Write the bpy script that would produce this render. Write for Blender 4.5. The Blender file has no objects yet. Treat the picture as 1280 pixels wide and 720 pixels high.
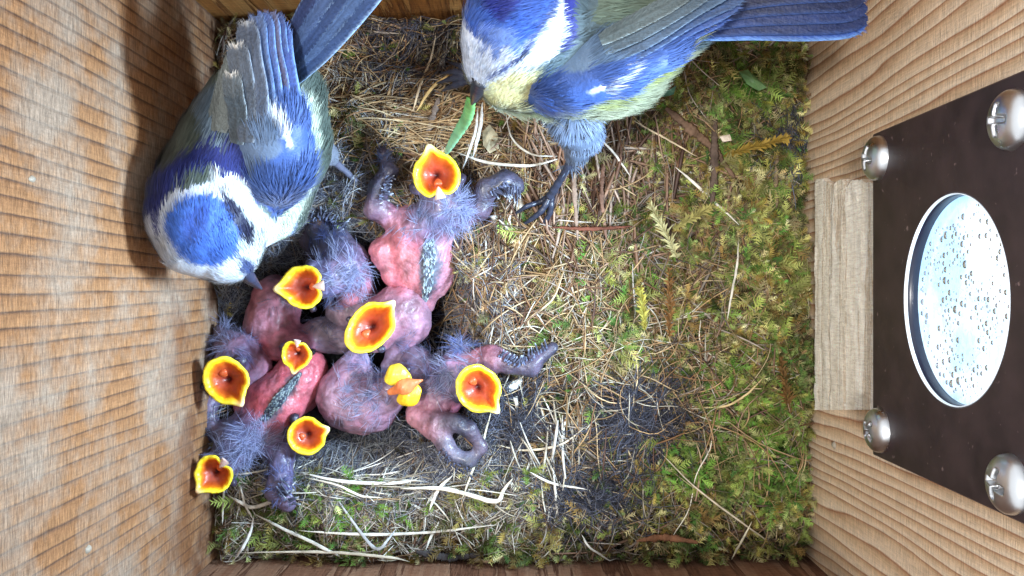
import bpy, math, random
import numpy as np
from mathutils import Vector, Matrix

R = np.random.default_rng(7)
random.seed(7)
sc = bpy.context.scene
COL = sc.collection
CM = 0.01                      # everything below is written in centimetres, z = 0 at the nest surface
H, F = 18.0, 1117.0            # camera height (cm) and focal length in photo pixels

# ------------------------------------------------------------------ camera, sky, light
cam = bpy.data.cameras.new("camera")
cam.sensor_width = 36.0
cam.lens = F / 1280 * 36
cam.clip_start, cam.clip_end = 0.003, 50
co = bpy.data.objects.new("camera", cam)
co.location = (0, 0, H * CM)
COL.objects.link(co)
sc.camera = co

w = bpy.data.worlds.new("World"); sc.world = w
w.use_nodes = True
bg = w.node_tree.nodes["Background"]
bg.inputs[0].default_value = (0.95, 0.97, 1.0, 1)
bg.inputs[1].default_value = 1.32

sun = bpy.data.lights.new("sun", 'SUN')
sun.energy = 2.5; sun.angle = math.radians(6); sun.color = (1.0, 0.97, 0.92)
so = bpy.data.objects.new("sun", sun); COL.objects.link(so)
so.rotation_euler = Vector((0.26, 0.09, -1)).to_track_quat('-Z', 'Y').to_euler()

# daylight that comes in through the round side window
wl = bpy.data.lights.new("window_light", 'AREA')
wl.shape = 'DISK'; wl.size = 2.3 * CM; wl.energy = 0.145; wl.color = (0.60, 0.80, 1.0)
wl.spread = math.radians(105)
wo = bpy.data.objects.new("window_light", wl); COL.objects.link(wo)
wo.location = (5.52 * CM, -0.15 * CM, 6.59 * CM)
wo.rotation_euler = Vector((-1, 0.02, -0.34)).to_track_quat('-Z', 'Y').to_euler()

sc.view_settings.view_transform = 'Standard'
sc.view_settings.look = 'None'
sc.view_settings.exposure = 0.1
sc.view_settings.gamma = 1.0
sc.cycles.max_bounces = 8
sc.cycles.transparent_max_bounces = 12

# ------------------------------------------------------------------ helpers
def s2l(c):
    c = np.asarray(c, float) / 255.0
    return np.where(c <= 0.04045, c / 12.92, ((c + 0.055) / 1.055) ** 2.4)

def P(px, py, z):
    """photo pixel + height (cm) -> point in cm"""
    k = (H - z) / F
    return np.array([(px - 640) * k, -(py - 360) * k, z])

def topix(p):
    k = F / (H - p[:, 2])
    return np.stack([640 + p[:, 0] * k, 360 - p[:, 1] * k], 1)

def rgba(c, a=1.0):
    return (float(c[0]), float(c[1]), float(c[2]), a)

def mesh_from(verts, faces, cols=None, mat=None, name="mesh", smooth=True):
    """verts (n,3) cm; faces (m,k) int array, or a list of such arrays"""
    if not isinstance(faces, list):
        faces = [faces]
    faces = [np.asarray(f, np.int32) for f in faces if len(f)]
    me = bpy.data.meshes.new(name)
    verts = np.asarray(verts, np.float32) * CM
    me.vertices.add(len(verts)); me.vertices.foreach_set("co", verts.ravel())
    loops = np.concatenate([f.ravel() for f in faces])
    sizes = np.concatenate([np.full(len(f), f.shape[1], np.int32) for f in faces])
    me.loops.add(len(loops)); me.loops.foreach_set("vertex_index", loops)
    me.polygons.add(len(sizes))
    starts = np.concatenate([[0], np.cumsum(sizes)[:-1]]).astype(np.int32)
    me.polygons.foreach_set("loop_start", starts)
    me.polygons.foreach_set("use_smooth", np.full(len(sizes), smooth, bool))
    me.update(calc_edges=True)
    if cols is not None:
        a = me.color_attributes.new("Col", 'FLOAT_COLOR', 'POINT')
        c = np.ones((len(verts), 4), np.float32); c[:, :3] = np.clip(cols, 0, 1)
        a.data.foreach_set("color", c.ravel())
    if mat: me.materials.append(mat)
    me.validate()
    return me

def obj(name, me, parent=None, **props):
    o = bpy.data.objects.new(name, me)
    COL.objects.link(o)
    if parent is not None: o.parent = parent
    for k, v in props.items(): o[k] = v
    return o

def thing(name, label, cat, group=None, loc=(0, 0, 0)):
    o = bpy.data.objects.new(name, None)
    o.empty_display_size = 0.01
    COL.objects.link(o)
    o['label'] = label; o['category'] = cat
    if group: o['group'] = group
    return o

def merge(parts):
    """[(verts, faces, cols)] with same face width -> one"""
    V, Fs, C, n = [], [], [], 0
    for v, f, c in parts:
        V.append(v); Fs.append(np.asarray(f) + n); C.append(c); n += len(v)
    return np.concatenate(V), np.concatenate(Fs), np.concatenate(C)

# smooth pseudo noise made from random sines
_w = np.random.default_rng(3)
_dirs = _w.normal(size=(24, 3)); _ph = _w.uniform(0, 6.28, 24)
def noise(p, scale=1.0, seed=0):
    p = np.atleast_2d(p) * scale
    if p.shape[1] == 2: p = np.c_[p, np.zeros(len(p))]
    s = np.zeros(len(p))
    for i in range(10):
        j = (i + seed * 5) % 24
        s += np.sin(p @ _dirs[j] * (1 + 0.28 * i) + _ph[(j + seed) % 24] * (seed + 1)) / (1 + 0.18 * i)
    return s / 3.2

def catmull(pts, n):
    pts = np.asarray(pts, float)
    if len(pts) == 2:
        t = np.linspace(0, 1, n)[:, None]
        return pts[0] * (1 - t) + pts[1] * t
    p = np.vstack([2 * pts[0] - pts[1], pts, 2 * pts[-1] - pts[-2]])
    t = np.linspace(0, len(pts) - 1 - 1e-6, n)
    i = t.astype(int); f = (t - i)[:, None]
    p0, p1, p2, p3 = p[i], p[i + 1], p[i + 2], p[i + 3]
    return 0.5 * (2 * p1 + (p2 - p0) * f + (2 * p0 - 5 * p1 + 4 * p2 - p3) * f ** 2 + (3 * p1 - p0 - 3 * p2 + p3) * f ** 3)

def nrm(v):
    return v / (np.linalg.norm(v, axis=-1, keepdims=True) + 1e-9)

def tubes(paths, rad, cols, sides=3, flat=1.0):
    """paths (n,m,3), rad (n,m), cols (n,3) or (n,m,3): many tubes -> verts, quads, cols.  flat<1 squashes them"""
    n, m, _ = paths.shape
    t = np.gradient(paths, axis=1); t = nrm(t)
    up = np.array([0, 0, 1.0]) + 0 * t
    side = np.cross(t, up); side = nrm(side + 1e-6)
    nn = np.cross(side, t)
    ang = np.arange(sides) * 2 * math.pi / sides
    ring = (side[:, :, None, :] * np.cos(ang)[None, None, :, None] + nn[:, :, None, :] * (np.sin(ang) * flat)[None, None, :, None])
    v = paths[:, :, None, :] + ring * rad[:, :, None, None]
    base = (np.arange(n)[:, None, None] * m + np.arange(m - 1)[None, :, None]) * sides
    k = np.arange(sides)[None, None, :]; k2 = (k + 1) % sides
    q = np.stack([base + k, base + k2, base + sides + k2, base + sides + k], -1).reshape(-1, 4)
    if cols.ndim == 2: cols = np.repeat(cols[:, None, :], m, 1)
    c = np.repeat(cols[:, :, None, :], sides, 2).reshape(-1, 3)
    return v.reshape(-1, 3), q, c

def blades(p, n, d, length, width, lift, cols, tipmul=1.15, bend=0.15):
    """small tapering barbs lying on a surface: 5 verts, a quad and a triangle each"""
    m = len(p)
    length = np.broadcast_to(length, m)[:, None]; width = np.broadcast_to(width, m)[:, None]
    lift = np.broadcast_to(lift, m)[:, None]
    d = nrm(d - n * np.sum(d * n, 1, keepdims=True))
    s = np.cross(d, n)
    dd = nrm(d + n * lift)
    mid = p + dd * length * 0.5
    tip = p + dd * length - n * length * bend * (lift + 0.1)
    v = np.stack([p - s * width * .7, p + s * width * .7, mid + s * width, mid - s * width, tip], 1).reshape(-1, 3)
    b = np.arange(m)[:, None] * 5
    q = b + np.array([[0, 1, 2, 3]]); t = b + np.array([[3, 2, 4]])
    c = np.stack([cols * .8, cols * .8, cols, cols, cols * tipmul], 1).reshape(-1, 3)
    return v, [q, t], c

# ---- signed distance bodies -> one continuous skin
class Body:
    def __init__(s, k=0.12):
        s.pr = []; s.k = k
    def chain(s, pts, col, zs=1.0):
        """pts: (px,py,z,r) in photo pixels/cm"""
        w_ = [(P(a, b, c), r) for a, b, c, r in pts]
        if len(w_) == 1: w_ = w_ * 2
        for (a, ra), (b, rb) in zip(w_[:-1], w_[1:]):
            s.pr.append((a, b, ra, rb, np.asarray(s2l(col)), zs))
        return s
    def dists(s, p):
        out = []
        for a, b, ra, rb, c, zs in s.pr:
            sc_ = np.array([1, 1, 1 / zs])
            A, B = a * sc_, b * sc_
            q = p * sc_; ab = B - A; L = ab @ ab + 1e-9
            t = np.clip(((q - A) @ ab) / L, 0, 1)
            out.append((np.linalg.norm(q - A - t[:, None] * ab, axis=1) - (ra + (rb - ra) * t)) * (zs if zs < 1 else 1))
        return np.array(out)
    def f(s, p):
        acc = 0
        D = s.dists(p); mn = D.min(0)
        return mn - s.k * np.log(np.exp(-(D - mn) / s.k).sum(0)) + s.k * 0.3
    def color(s, p):
        D = s.dists(p); W = np.exp(-(D - D.min(0)) / (s.k * .9)); W /= W.sum(0)
        return W.T @ np.array([q[4] for q in s.pr])
    def normal(s, p, e=0.02):
        g = np.stack([s.f(p + np.eye(3)[i] * e) - s.f(p - np.eye(3)[i] * e) for i in range(3)], 1)
        return nrm(g)
    def mesh(s, h):
        lo = np.min([np.minimum(a - ra, b - rb) for a, b, ra, rb, _, _ in s.pr], 0) - 3 * h
        hi = np.max([np.maximum(a + ra, b + rb) for a, b, ra, rb, _, _ in s.pr], 0) + 3 * h
        n = np.ceil((hi - lo) / h).astype(int) + 1
        ax = [lo[i] + np.arange(n[i]) * h for i in range(3)]
        G = np.stack(np.meshgrid(*ax, indexing='ij'), -1).reshape(-1, 3)
        Fv = np.concatenate([s.f(G[i:i + 200000]) for i in range(0, len(G), 200000)]).reshape(n)
        V, Q = surface_nets(Fv)
        s.V, s.Q = lo + V * h, Q
        return s.V, s.Q
    def sample(s, m, rg=R):
        v = s.V; q = s.Q
        a = np.linalg.norm(np.cross(v[q[:, 2]] - v[q[:, 0]], v[q[:, 3]] - v[q[:, 1]]), axis=1)
        i = rg.choice(len(q), m, p=a / a.sum())
        u, w_ = rg.random((m, 1)), rg.random((m, 1))
        qq = q[i]
        return (v[qq[:, 0]] * (1 - u) + v[qq[:, 1]] * u) * (1 - w_) + (v[qq[:, 3]] * (1 - u) + v[qq[:, 2]] * u) * w_

def surface_nets(Fv):
    nx, ny, nz = Fv.shape
    acc = np.zeros((nx - 1, ny - 1, nz - 1, 3)); cnt = np.zeros((nx - 1, ny - 1, nz - 1))
    corners = [(i, j, k) for i in (0, 1) for j in (0, 1) for k in (0, 1)]
    def cv(c): return Fv[c[0]:nx - 1 + c[0], c[1]:ny - 1 + c[1], c[2]:nz - 1 + c[2]]
    for a in corners:
        for ax in range(3):
            if a[ax]: continue
            b = list(a); b[ax] = 1
            fa, fb = cv(a), cv(b)
            m = (fa < 0) != (fb < 0)
            t = np.where(m, fa / np.where(m, fa - fb, 1), 0)
            for d in range(3):
                acc[..., d] += np.where(m, a[d] + (t if d == ax else 0), 0)
            cnt += m
    act = cnt > 0
    idx = -np.ones(act.shape, int); idx[act] = np.arange(act.sum())
    cell = np.stack(np.nonzero(act), 1)
    V = cell + acc[act] / cnt[act][:, None]
    quads = []
    for ax in range(3):
        o1, o2 = (ax + 1) % 3, (ax + 2) % 3
        sl0 = [slice(1, -1)] * 3; sl0[ax] = slice(0, -1)
        sl1 = [slice(1, -1)] * 3; sl1[ax] = slice(1, None)
        fa, fb = Fv[tuple(sl0)], Fv[tuple(sl1)]
        m = (fa < 0) != (fb < 0)
        e = np.stack(np.nonzero(m), 1)
        if not len(e): continue
        neg = (fa < 0)[m]
        off = np.ones(3, int); off[ax] = 0
        e = e + off
        d1 = np.zeros(3, int); d1[o1] = 1
        d2 = np.zeros(3, int); d2[o2] = 1
        c = [e - d1 - d2, e - d2, e, e - d1]
        q = np.stack([idx[x[:, 0], x[:, 1], x[:, 2]] for x in c], 1)
        q[~neg] = q[~neg][:, ::-1]
        quads.append(q)
    return V, np.concatenate(quads)

def inpoly(pt, poly):
    x, y = pt[:, 0], pt[:, 1]; r = np.zeros(len(pt), bool); n = len(poly)
    j = n - 1
    for i in range(n):
        xi, yi = poly[i]; xj, yj = poly[j]
        c = ((yi > y) != (yj > y)) & (x < (xj - xi) * (y - yi) / (yj - yi + 1e-9) + xi)
        r ^= c; j = i
    return r

# ------------------------------------------------------------------ materials
def new_mat(name):
    m = bpy.data.materials.new(name); m.use_nodes = True
    return m, m.node_tree.nodes, m.node_tree.links, m.node_tree.nodes["Principled BSDF"]

def attr_mat(name, rough=0.6, sss=0.0, spec=0.4, sheen=0.0, bump=0.0, bscale=60, mott=0.0, transl=0.0, coat=0.0):
    m, N, L, b = new_mat(name)
    a = N.new("ShaderNodeAttribute"); a.attribute_name = "Col"
    src = a.outputs["Color"]
    tc = N.new("ShaderNodeTexCoord"); mp = N.new("ShaderNodeMapping"); mp.inputs["Scale"].default_value = (100, 100, 100)
    L.new(tc.outputs["Object"], mp.inputs[0])
    if mott > 0:
        nz = N.new("ShaderNodeTexNoise"); nz.inputs["Scale"].default_value = 5; nz.inputs["Detail"].default_value = 6
        L.new(mp.outputs[0], nz.inputs["Vector"])
        mr = N.new("ShaderNodeMapRange"); mr.inputs[1].default_value = .3; mr.inputs[2].default_value = .7
        mr.inputs[3].default_value = 1 - mott; mr.inputs[4].default_value = 1 + mott
        L.new(nz.outputs[0], mr.inputs[0])
        vm = N.new("ShaderNodeVectorMath"); vm.operation = 'SCALE'
        L.new(src, vm.inputs[0]); L.new(mr.outputs[0], vm.inputs["Scale"]); src = vm.outputs[0]
    L.new(src, b.inputs["Base Color"])
    b.inputs["Roughness"].default_value = rough
    b.inputs["Specular IOR Level"].default_value = spec
    if sss:
        b.inputs["Subsurface Weight"].default_value = sss
        b.inputs["Subsurface Radius"].default_value = (1, .35, .25)
        b.inputs["Subsurface Scale"].default_value = 0.0015
    if sheen:
        b.inputs["Sheen Weight"].default_value = sheen
    if coat:
        b.inputs["Coat Weight"].default_value = coat; b.inputs["Coat Roughness"].default_value = .15
    if bump:
        nb = N.new("ShaderNodeTexNoise"); nb.inputs["Scale"].default_value = bscale / 4; nb.inputs["Detail"].default_value = 5
        L.new(mp.outputs[0], nb.inputs["Vector"])
        bp = N.new("ShaderNodeBump"); bp.inputs["Strength"].default_value = bump; bp.inputs["Distance"].default_value = 0.0003
        L.new(nb.outputs[0], bp.inputs["Height"]); L.new(bp.outputs[0], b.inputs["Normal"])
    if transl:
        tr = N.new("ShaderNodeBsdfTranslucent"); L.new(src, tr.inputs[0])
        mx = N.new("ShaderNodeMixShader"); mx.inputs[0].default_value = transl
        L.new(b.outputs[0], mx.inputs[1]); L.new(tr.outputs[0], mx.inputs[2])
        L.new(mx.outputs[0], N["Material Output"].inputs[0])
    return m

M_SKIN = attr_mat("nestling_skin", rough=.42, sss=.18, spec=.5, bump=.9, bscale=44, mott=.42, coat=.12)
M_FEATHER = attr_mat("feather_barbs", rough=.6, spec=.3, sheen=.15, mott=.12, transl=.12)
M_VANE = attr_mat("feather_vane", rough=.5, spec=.35, bump=.4, bscale=80, mott=.12)
M_DOWN = attr_mat("nestling_down", rough=.8, spec=.2, transl=.45)
M_GAPE = attr_mat("gape_flesh", rough=.42, sss=.3, spec=.45, coat=.12, bump=.6, bscale=26, mott=.22)
M_HORN = attr_mat("dark_horn", rough=.35, spec=.5, bump=.3, bscale=60, mott=.15)
M_MOSS = attr_mat("moss_leaf", rough=.6, spec=.25, transl=.25)
M_STRAW = attr_mat("dry_straw", rough=.55, spec=.35, mott=.3, bump=.3, bscale=50)
M_FUR = attr_mat("animal_hair", rough=.6, spec=.3)
M_BARK = attr_mat("twig_bark", rough=.8, spec=.2, bump=.8, bscale=60, mott=.4)
M_LEAF = attr_mat("green_leaf", rough=.45, spec=.4, mott=.25, transl=.2, bump=.4)

def wood_mat(name, light, mid, dark, ring=1.0, y_axis='Y', rough_fuzz=0.5, seed=0.0, grey=None, warp=0.5, wob=0.5, deep=1.0, midp=0.5, streak=False, low_brown=False):
    """growth rings run up the wall (z); fine saw fuzz runs across them"""
    m, N, L, b = new_mat(name)
    tc = N.new("ShaderNodeTexCoord"); mp = N.new("ShaderNodeMapping")
    mp.inputs["Scale"].default_value = (100, 100, 100); mp.inputs["Location"].default_value = (seed, seed * 1.7, seed * .6)
    L.new(tc.outputs["Object"], mp.inputs[0])
    def noise_n(scl, vec=(1, 1, 1), det=4, rough=.55):
        q = N.new("ShaderNodeMapping"); q.inputs["Scale"].default_value = vec
        L.new(mp.outputs[0], q.inputs[0])
        n = N.new("ShaderNodeTexNoise"); n.inputs["Scale"].default_value = scl
        n.inputs["Detail"].default_value = det; n.inputs["Roughness"].default_value = rough
        L.new(q.outputs[0], n.inputs["Vector"]); return n.outputs[0]
    A = y_axis
    def ax(y, z): return {'Y': (1, y, z), 'X': (y, 1, z), 'Z': (1, z, y)}[A]
    big = noise_n(.45, ax(1, .10), 3)
    sep = N.new("ShaderNodeSeparateXYZ"); L.new(mp.outputs[0], sep.inputs[0])
    ma = N.new("ShaderNodeMath"); ma.operation = 'MULTIPLY_ADD'      # ring phase
    L.new(big, ma.inputs[0]); ma.inputs[1].default_value = warp * 9
    mr = N.new("ShaderNodeMath"); mr.operation = 'MULTIPLY'; mr.inputs[1].default_value = 3.4 * ring
    L.new(sep.outputs[A], mr.inputs[0]); L.new(mr.outputs[0], ma.inputs[2])
    fine = noise_n(2.6, ax(1.6, .30), 6, .65)
    ma2 = N.new("ShaderNodeMath"); ma2.operation = 'MULTIPLY_ADD'
    L.new(fine, ma2.inputs[0]); ma2.inputs[1].default_value = 1.5 * wob; L.new(ma.outputs[0], ma2.inputs[2])
    fr = N.new("ShaderNodeMath"); fr.operation = 'FRACT'; L.new(ma2.outputs[0], fr.inputs[0])
    if streak:      # uneven grain lines instead of even rings
        sn = noise_n(1.5 * ring, ax(1, .045), 7, .62)
        ad = N.new("ShaderNodeMath"); ad.operation = 'MULTIPLY_ADD'; L.new(fine, ad.inputs[0]); ad.inputs[1].default_value = .12 * wob; L.new(sn, ad.inputs[2])
        mq = N.new("ShaderNodeMath"); mq.operation = 'MULTIPLY'; L.new(ad.outputs[0], mq.inputs[0]); mq.inputs[1].default_value = 5.5
        fr = N.new("ShaderNodeMath"); fr.operation = 'FRACT'; L.new(mq.outputs[0], fr.inputs[0])
    ramp = N.new("ShaderNodeValToRGB"); L.new(fr.outputs[0], ramp.inputs[0])
    e = ramp.color_ramp.elements
    e[0].position = 0; e[0].color = rgba(light); e[1].position = 1; e[1].color = rgba(light)
    for pos, c in ((midp, mid), (.84, (np.array(dark) + mid) / 2), (.91, dark)):
        x = ramp.color_ramp.elements.new(pos); x.color = rgba(c)
    # blotches and saw fuzz
    blot = noise_n(.8, (1, 1, 1), 5, .6)
    strk = noise_n(7, ax(.6, 5.0), 4, .7)
    strk2 = noise_n(5, ax(6, .5), 4, .7)
    cur = ramp.outputs[0]
    def mixc(fac, c1, c2, mode='MIX'):
        x = N.new("ShaderNodeMix"); x.data_type = 'RGBA'; x.blend_type = mode
        if isinstance(fac, float): x.inputs[0].default_value = fac
        else: L.new(fac, x.inputs[0])
        for s_, c in ((6, c1), (7, c2)):
            if isinstance(c, (tuple, list, np.ndarray)): x.inputs[s_].default_value = rgba(c)
            else: L.new(c, x.inputs[s_])
        return x.outputs[2]
    def rng(src, a, b_, lo=0., hi=1.):
        x = N.new("ShaderNodeMapRange"); L.new(src, x.inputs[0])
        for i, v_ in enumerate((a, b_, lo, hi)): x.inputs[i + 1].default_value = v_
        return x.outputs[0]
    if grey is not None:
        cur = mixc(rng(blot, .40, .62, .15, .85), cur, grey)
    if low_brown:        # reddish-brown noise patches, stronger lower down toward the nest
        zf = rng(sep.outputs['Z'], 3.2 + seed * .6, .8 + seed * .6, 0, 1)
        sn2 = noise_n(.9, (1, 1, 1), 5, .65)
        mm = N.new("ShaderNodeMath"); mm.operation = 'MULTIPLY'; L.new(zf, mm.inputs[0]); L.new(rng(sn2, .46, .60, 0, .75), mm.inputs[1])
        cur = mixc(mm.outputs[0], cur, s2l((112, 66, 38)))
    sc1 = N.new("ShaderNodeVectorMath"); sc1.operation = 'SCALE'; L.new(cur, sc1.inputs[0])
    L.new(rng(strk, .3, .7, 1 - .35 * rough_fuzz, 1 + .3 * rough_fuzz), sc1.inputs["Scale"]); cur = sc1.outputs[0]
    sc2 = N.new("ShaderNodeVectorMath"); sc2.operation = 'SCALE'; L.new(cur, sc2.inputs[0])
    L.new(rng(strk2, .3, .7, .86, 1.14), sc2.inputs["Scale"]); cur = sc2.outputs[0]
    L.new(cur, b.inputs["Base Color"])
    b.inputs["Roughness"].default_value = .75; b.inputs["Specular IOR Level"].default_value = .25
    h1 = rng(fr.outputs[0], .72, .92, deep, 0)
    h2 = N.new("ShaderNodeMath"); h2.operation = 'MULTIPLY_ADD'; L.new(strk, h2.inputs[0]); h2.inputs[1].default_value = 1.3 * rough_fuzz; L.new(h1, h2.inputs[2])
    h3 = N.new("ShaderNodeMath"); h3.operation = 'MULTIPLY_ADD'; L.new(strk2, h3.inputs[0]); h3.inputs[1].default_value = .5; L.new(h2.outputs[0], h3.inputs[2])
    bp = N.new("ShaderNodeBump"); bp.inputs["Strength"].default_value = .85; bp.inputs["Distance"].default_value = .0004
    L.new(h3.outputs[0], bp.inputs["Height"]); L.new(bp.outputs[0], b.inputs["Normal"])
    return m

M_WL = wood_mat("rough_sawn_wood_warm", s2l((178, 126, 78)), s2l((160, 108, 62)), s2l((80, 48, 32)), ring=1.35, rough_fuzz=1.4, seed=1.3, grey=s2l((174, 156, 138)), warp=.38, wob=.16, low_brown=True, midp=.74)
M_WR = wood_mat("planed_pine", s2l((238, 218, 192)), s2l((218, 186, 150)), s2l((166, 114, 80)), ring=1.3, rough_fuzz=.7, seed=5.1, warp=.8, wob=.14, deep=.12, midp=.62)
M_WT = wood_mat("wood_end_wall", s2l((200, 150, 90)), s2l((186, 126, 66)), s2l((120, 76, 42)), y_axis='X', ring=.8, rough_fuzz=.9, seed=2.2, wob=.5, streak=True)
M_WB = wood_mat("stained_wood_dark", s2l((176, 138, 112)), s2l((150, 108, 84)), s2l((98, 64, 48)), y_axis='X', ring=.8, rough_fuzz=1.0, seed=8.2, wob=.5, streak=True, deep=.6)
M_BLOCK = wood_mat("pale_split_wood", s2l((255, 250, 238)), s2l((252, 242, 224)), s2l((226, 204, 178)), ring=1.2, rough_fuzz=.5, seed=3.4, wob=.6, deep=.6, midp=.8, streak=True, y_axis='Z')

# ------------------------------------------------------------------ the box
WX, WY, TOP, BOT, TH = 6.0, 5.5, 8.75, -4.0, 1.8

def slab(x0, x1, y0, y1, z0, z1, bev=0.05, seg=(1, 1, 1)):
    """bevelled box as bmesh"""
    import bmesh
    bm = bmesh.new()
    vs = [bm.verts.new((x, y, z)) for x in (x0, x1) for y in (y0, y1) for z in (z0, z1)]
    for f in ((0, 1, 3, 2), (4, 6, 7, 5), (0, 4, 5, 1), (2, 3, 7, 6), (0, 2, 6, 4), (1, 5, 7, 3)):
        bm.faces.new([vs[i] for i in f])
    bmesh.ops.recalc_face_normals(bm, faces=bm.faces)
    if bev: bmesh.ops.bevel(bm, geom=bm.edges[:], offset=bev, segments=2, affect='EDGES')
    bmesh.ops.scale(bm, vec=(CM, CM, CM), verts=bm.verts)
    me = bpy.data.meshes.new("slab"); bm.to_mesh(me); bm.free()
    return me

def struct(name, me, mat):
    me.materials.append(mat); return obj(name, me, kind='structure')
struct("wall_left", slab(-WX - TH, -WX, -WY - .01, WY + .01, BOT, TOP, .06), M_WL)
struct("wall_right", slab(WX, WX + TH, -WY - .01, WY + .01, BOT, TOP, .06), M_WR)
struct("wall_back", slab(-WX - TH, WX + TH, WY + .02, WY + TH, BOT, TOP + .02, .03), M_WT)
struct("wall_front", slab(-WX - TH, WX + TH, -WY - TH, -WY - .02, BOT, TOP + .02, .03), M_WB)
struct("floor", slab(-WX - TH, WX + TH, -WY - TH, WY + TH, BOT - 1.2, BOT - .02, .03), M_WB)

# ---- pale split batten on the right wall
def block():
    ny, nz = 90, 40
    z = np.linspace(.70, 4.75, nz); t = (z - z[0]) / (4.2 - .71)
    yt = 2.02 + (1.62 - 2.02) * t; yb = -2.36 + (-1.88 + 2.36) * t
    u = np.linspace(0, 1, ny)
    rag = .075 * np.interp(np.linspace(0, 14, nz), np.arange(15), R.random(15) * 2 - 1) + .05 * R.random(nz)
    Y = yb[:, None] * (1 - u) + (yt + rag)[:, None] * u
    Z = np.repeat(z[:, None], ny, 1)
    step = np.where(Z < 1.62 + .06 * np.sin(Y * 1.3), .035, 0.0)
    g = np.c_[Y.ravel() * 5, Z.ravel() * 1.2]
    fuzz = .012 * noise(g, 3, 2) + .01 * noise(np.c_[Y.ravel() * 1, Z.ravel() * 9], 2, 1)
    X = 5.83 + step + fuzz.reshape(Y.shape)
    front = np.stack([X, Y, Z], -1).reshape(-1, 3)
    back = front.copy(); back[:, 0] = 5.995
    V = np.concatenate([front, back]); n = ny * nz
    i = (np.arange(nz - 1)[:, None] * ny + np.arange(ny - 1)).ravel()
    q = np.stack([i, i + 1, i + ny + 1, i + ny], 1)
    ed = np.concatenate([np.arange(ny - 1), (np.arange(nz - 1) + 1) * ny - 1, (nz - 1) * ny + np.arange(ny - 1, 0, -1), np.arange(nz - 1, 0, -1) * ny])
    en = np.roll(ed, -1)
    sides = np.stack([ed, en, en + n, ed + n], 1)
    return mesh_from(V, [q[:, ::-1], sides], mat=M_BLOCK, smooth=False)
o = obj("wood_block", block()); o['label'] = "pale split wooden block under the dark plate on right wall"; o['category'] = "wood block"

# ---- dark plate with round window and four screws
plate = thing("window_plate", "dark brown plate with round lit window screwed to right wall", "plate")
PX = 5.60; WC = (-.153, 6.59); WR = 1.355
def ring_faces(n, rows):
    i = np.arange(n); j = (i + 1) % n
    return np.concatenate([np.stack([r * n + i, r * n + j, (r + 1) * n + j, (r + 1) * n + i], 1) for r in range(rows - 1)])
def plate_mesh():
    n = 128
    th = np.arange(n) * 2 * math.pi / n + math.pi / n
    y0, y1, z0, z1 = -2.59, 2.39, 4.12, 8.6
    def rect(inset):
        out = []
        for t in th:
            dy, dz = math.cos(t), math.sin(t)
            ky = ((y1 - inset - WC[0]) / dy) if dy > 0 else ((y0 + inset - WC[0]) / dy)
            kz = ((z1 - inset - WC[1]) / dz) if dz > 0 else ((z0 + inset - WC[1]) / dz)
            k = min(ky, kz); out.append((WC[0] + k * dy, WC[1] + k * dz))
        # snap the nearest direction to each corner
        out = np.array(out)
        for cy in (y0 + inset, y1 - inset):
            for cz in (z0 + inset, z1 - inset):
                j = np.argmin(np.hypot(out[:, 0] - cy, out[:, 1] - cz)); out[j] = (cy, cz)
        return out
    circ = lambda r: np.stack([WC[0] + r * np.cos(th), WC[1] + r * np.sin(th)], 1)
    rows = [(circ(WR), PX + .16), (circ(WR), PX + .02), (circ(WR + .02), PX), (rect(.02), PX), (rect(0), PX + .02), (rect(0), PX + .16)]
    V = np.concatenate([np.c_[np.full(n, x), a] for a, x in rows])
    return V, ring_faces(n, len(rows))
m, N, L, b = new_mat("dark_plate")
b.inputs["Base Color"].default_value = rgba(s2l((54, 40, 42))); b.inputs["Roughness"].default_value = .42
tc = N.new("ShaderNodeTexCoord"); nz = N.new("ShaderNodeTexNoise"); nz.inputs["Scale"].default_value = 260; nz.inputs["Detail"].default_value = 6
L.new(tc.outputs["Object"], nz.inputs["Vector"])
cr = N.new("ShaderNodeValToRGB"); L.new(nz.outputs[0], cr.inputs[0])
cr.color_ramp.elements[0].position = .35; cr.color_ramp.elements[0].color = rgba(s2l((46, 33, 36)))
cr.color_ramp.elements[1].position = .8; cr.color_ramp.elements[1].color = rgba(s2l((66, 50, 52)))
n2 = N.new("ShaderNodeTexNoise"); n2.inputs["Scale"].default_value = 900; L.new(tc.outputs["Object"], n2.inputs["Vector"])
c2 = N.new("ShaderNodeValToRGB"); c2.color_ramp.elements[0].position = .70; c2.color_ramp.elements[1].position = .78
L.new(n2.outputs[0], c2.inputs[0])
mx = N.new("ShaderNodeMix"); mx.data_type = 'RGBA'; L.new(c2.outputs[0], mx.inputs[0]); L.new(cr.outputs[0], mx.inputs[6]); mx.inputs[7].default_value = rgba(s2l((120, 100, 100)))
L.new(mx.outputs[2], b.inputs["Base Color"])
bp = N.new("ShaderNodeBump"); bp.inputs["Strength"].default_value = .15; bp.inputs["Distance"].default_value = .0002
L.new(nz.outputs[0], bp.inputs["Height"]); L.new(bp.outputs[0], b.inputs["Normal"])
M_PLATE = m
v, q = plate_mesh()
me = mesh_from(v, q[:, ::-1], mat=M_PLATE, smooth=False)
obj("plate_body", me, plate)
# spacer behind the plate so it stands off the wall
me = slab(PX + .16, WX - .002, -2.3, -1.9, 4.9, 8.4, .02); me.materials.append(M_PLATE); obj("spacer", me, plate)
me = slab(PX + .16, WX - .002, 1.7, 2.1, 4.9, 8.4, .02); me.materials.append(M_PLATE); obj("spacer", me, plate)

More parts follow.
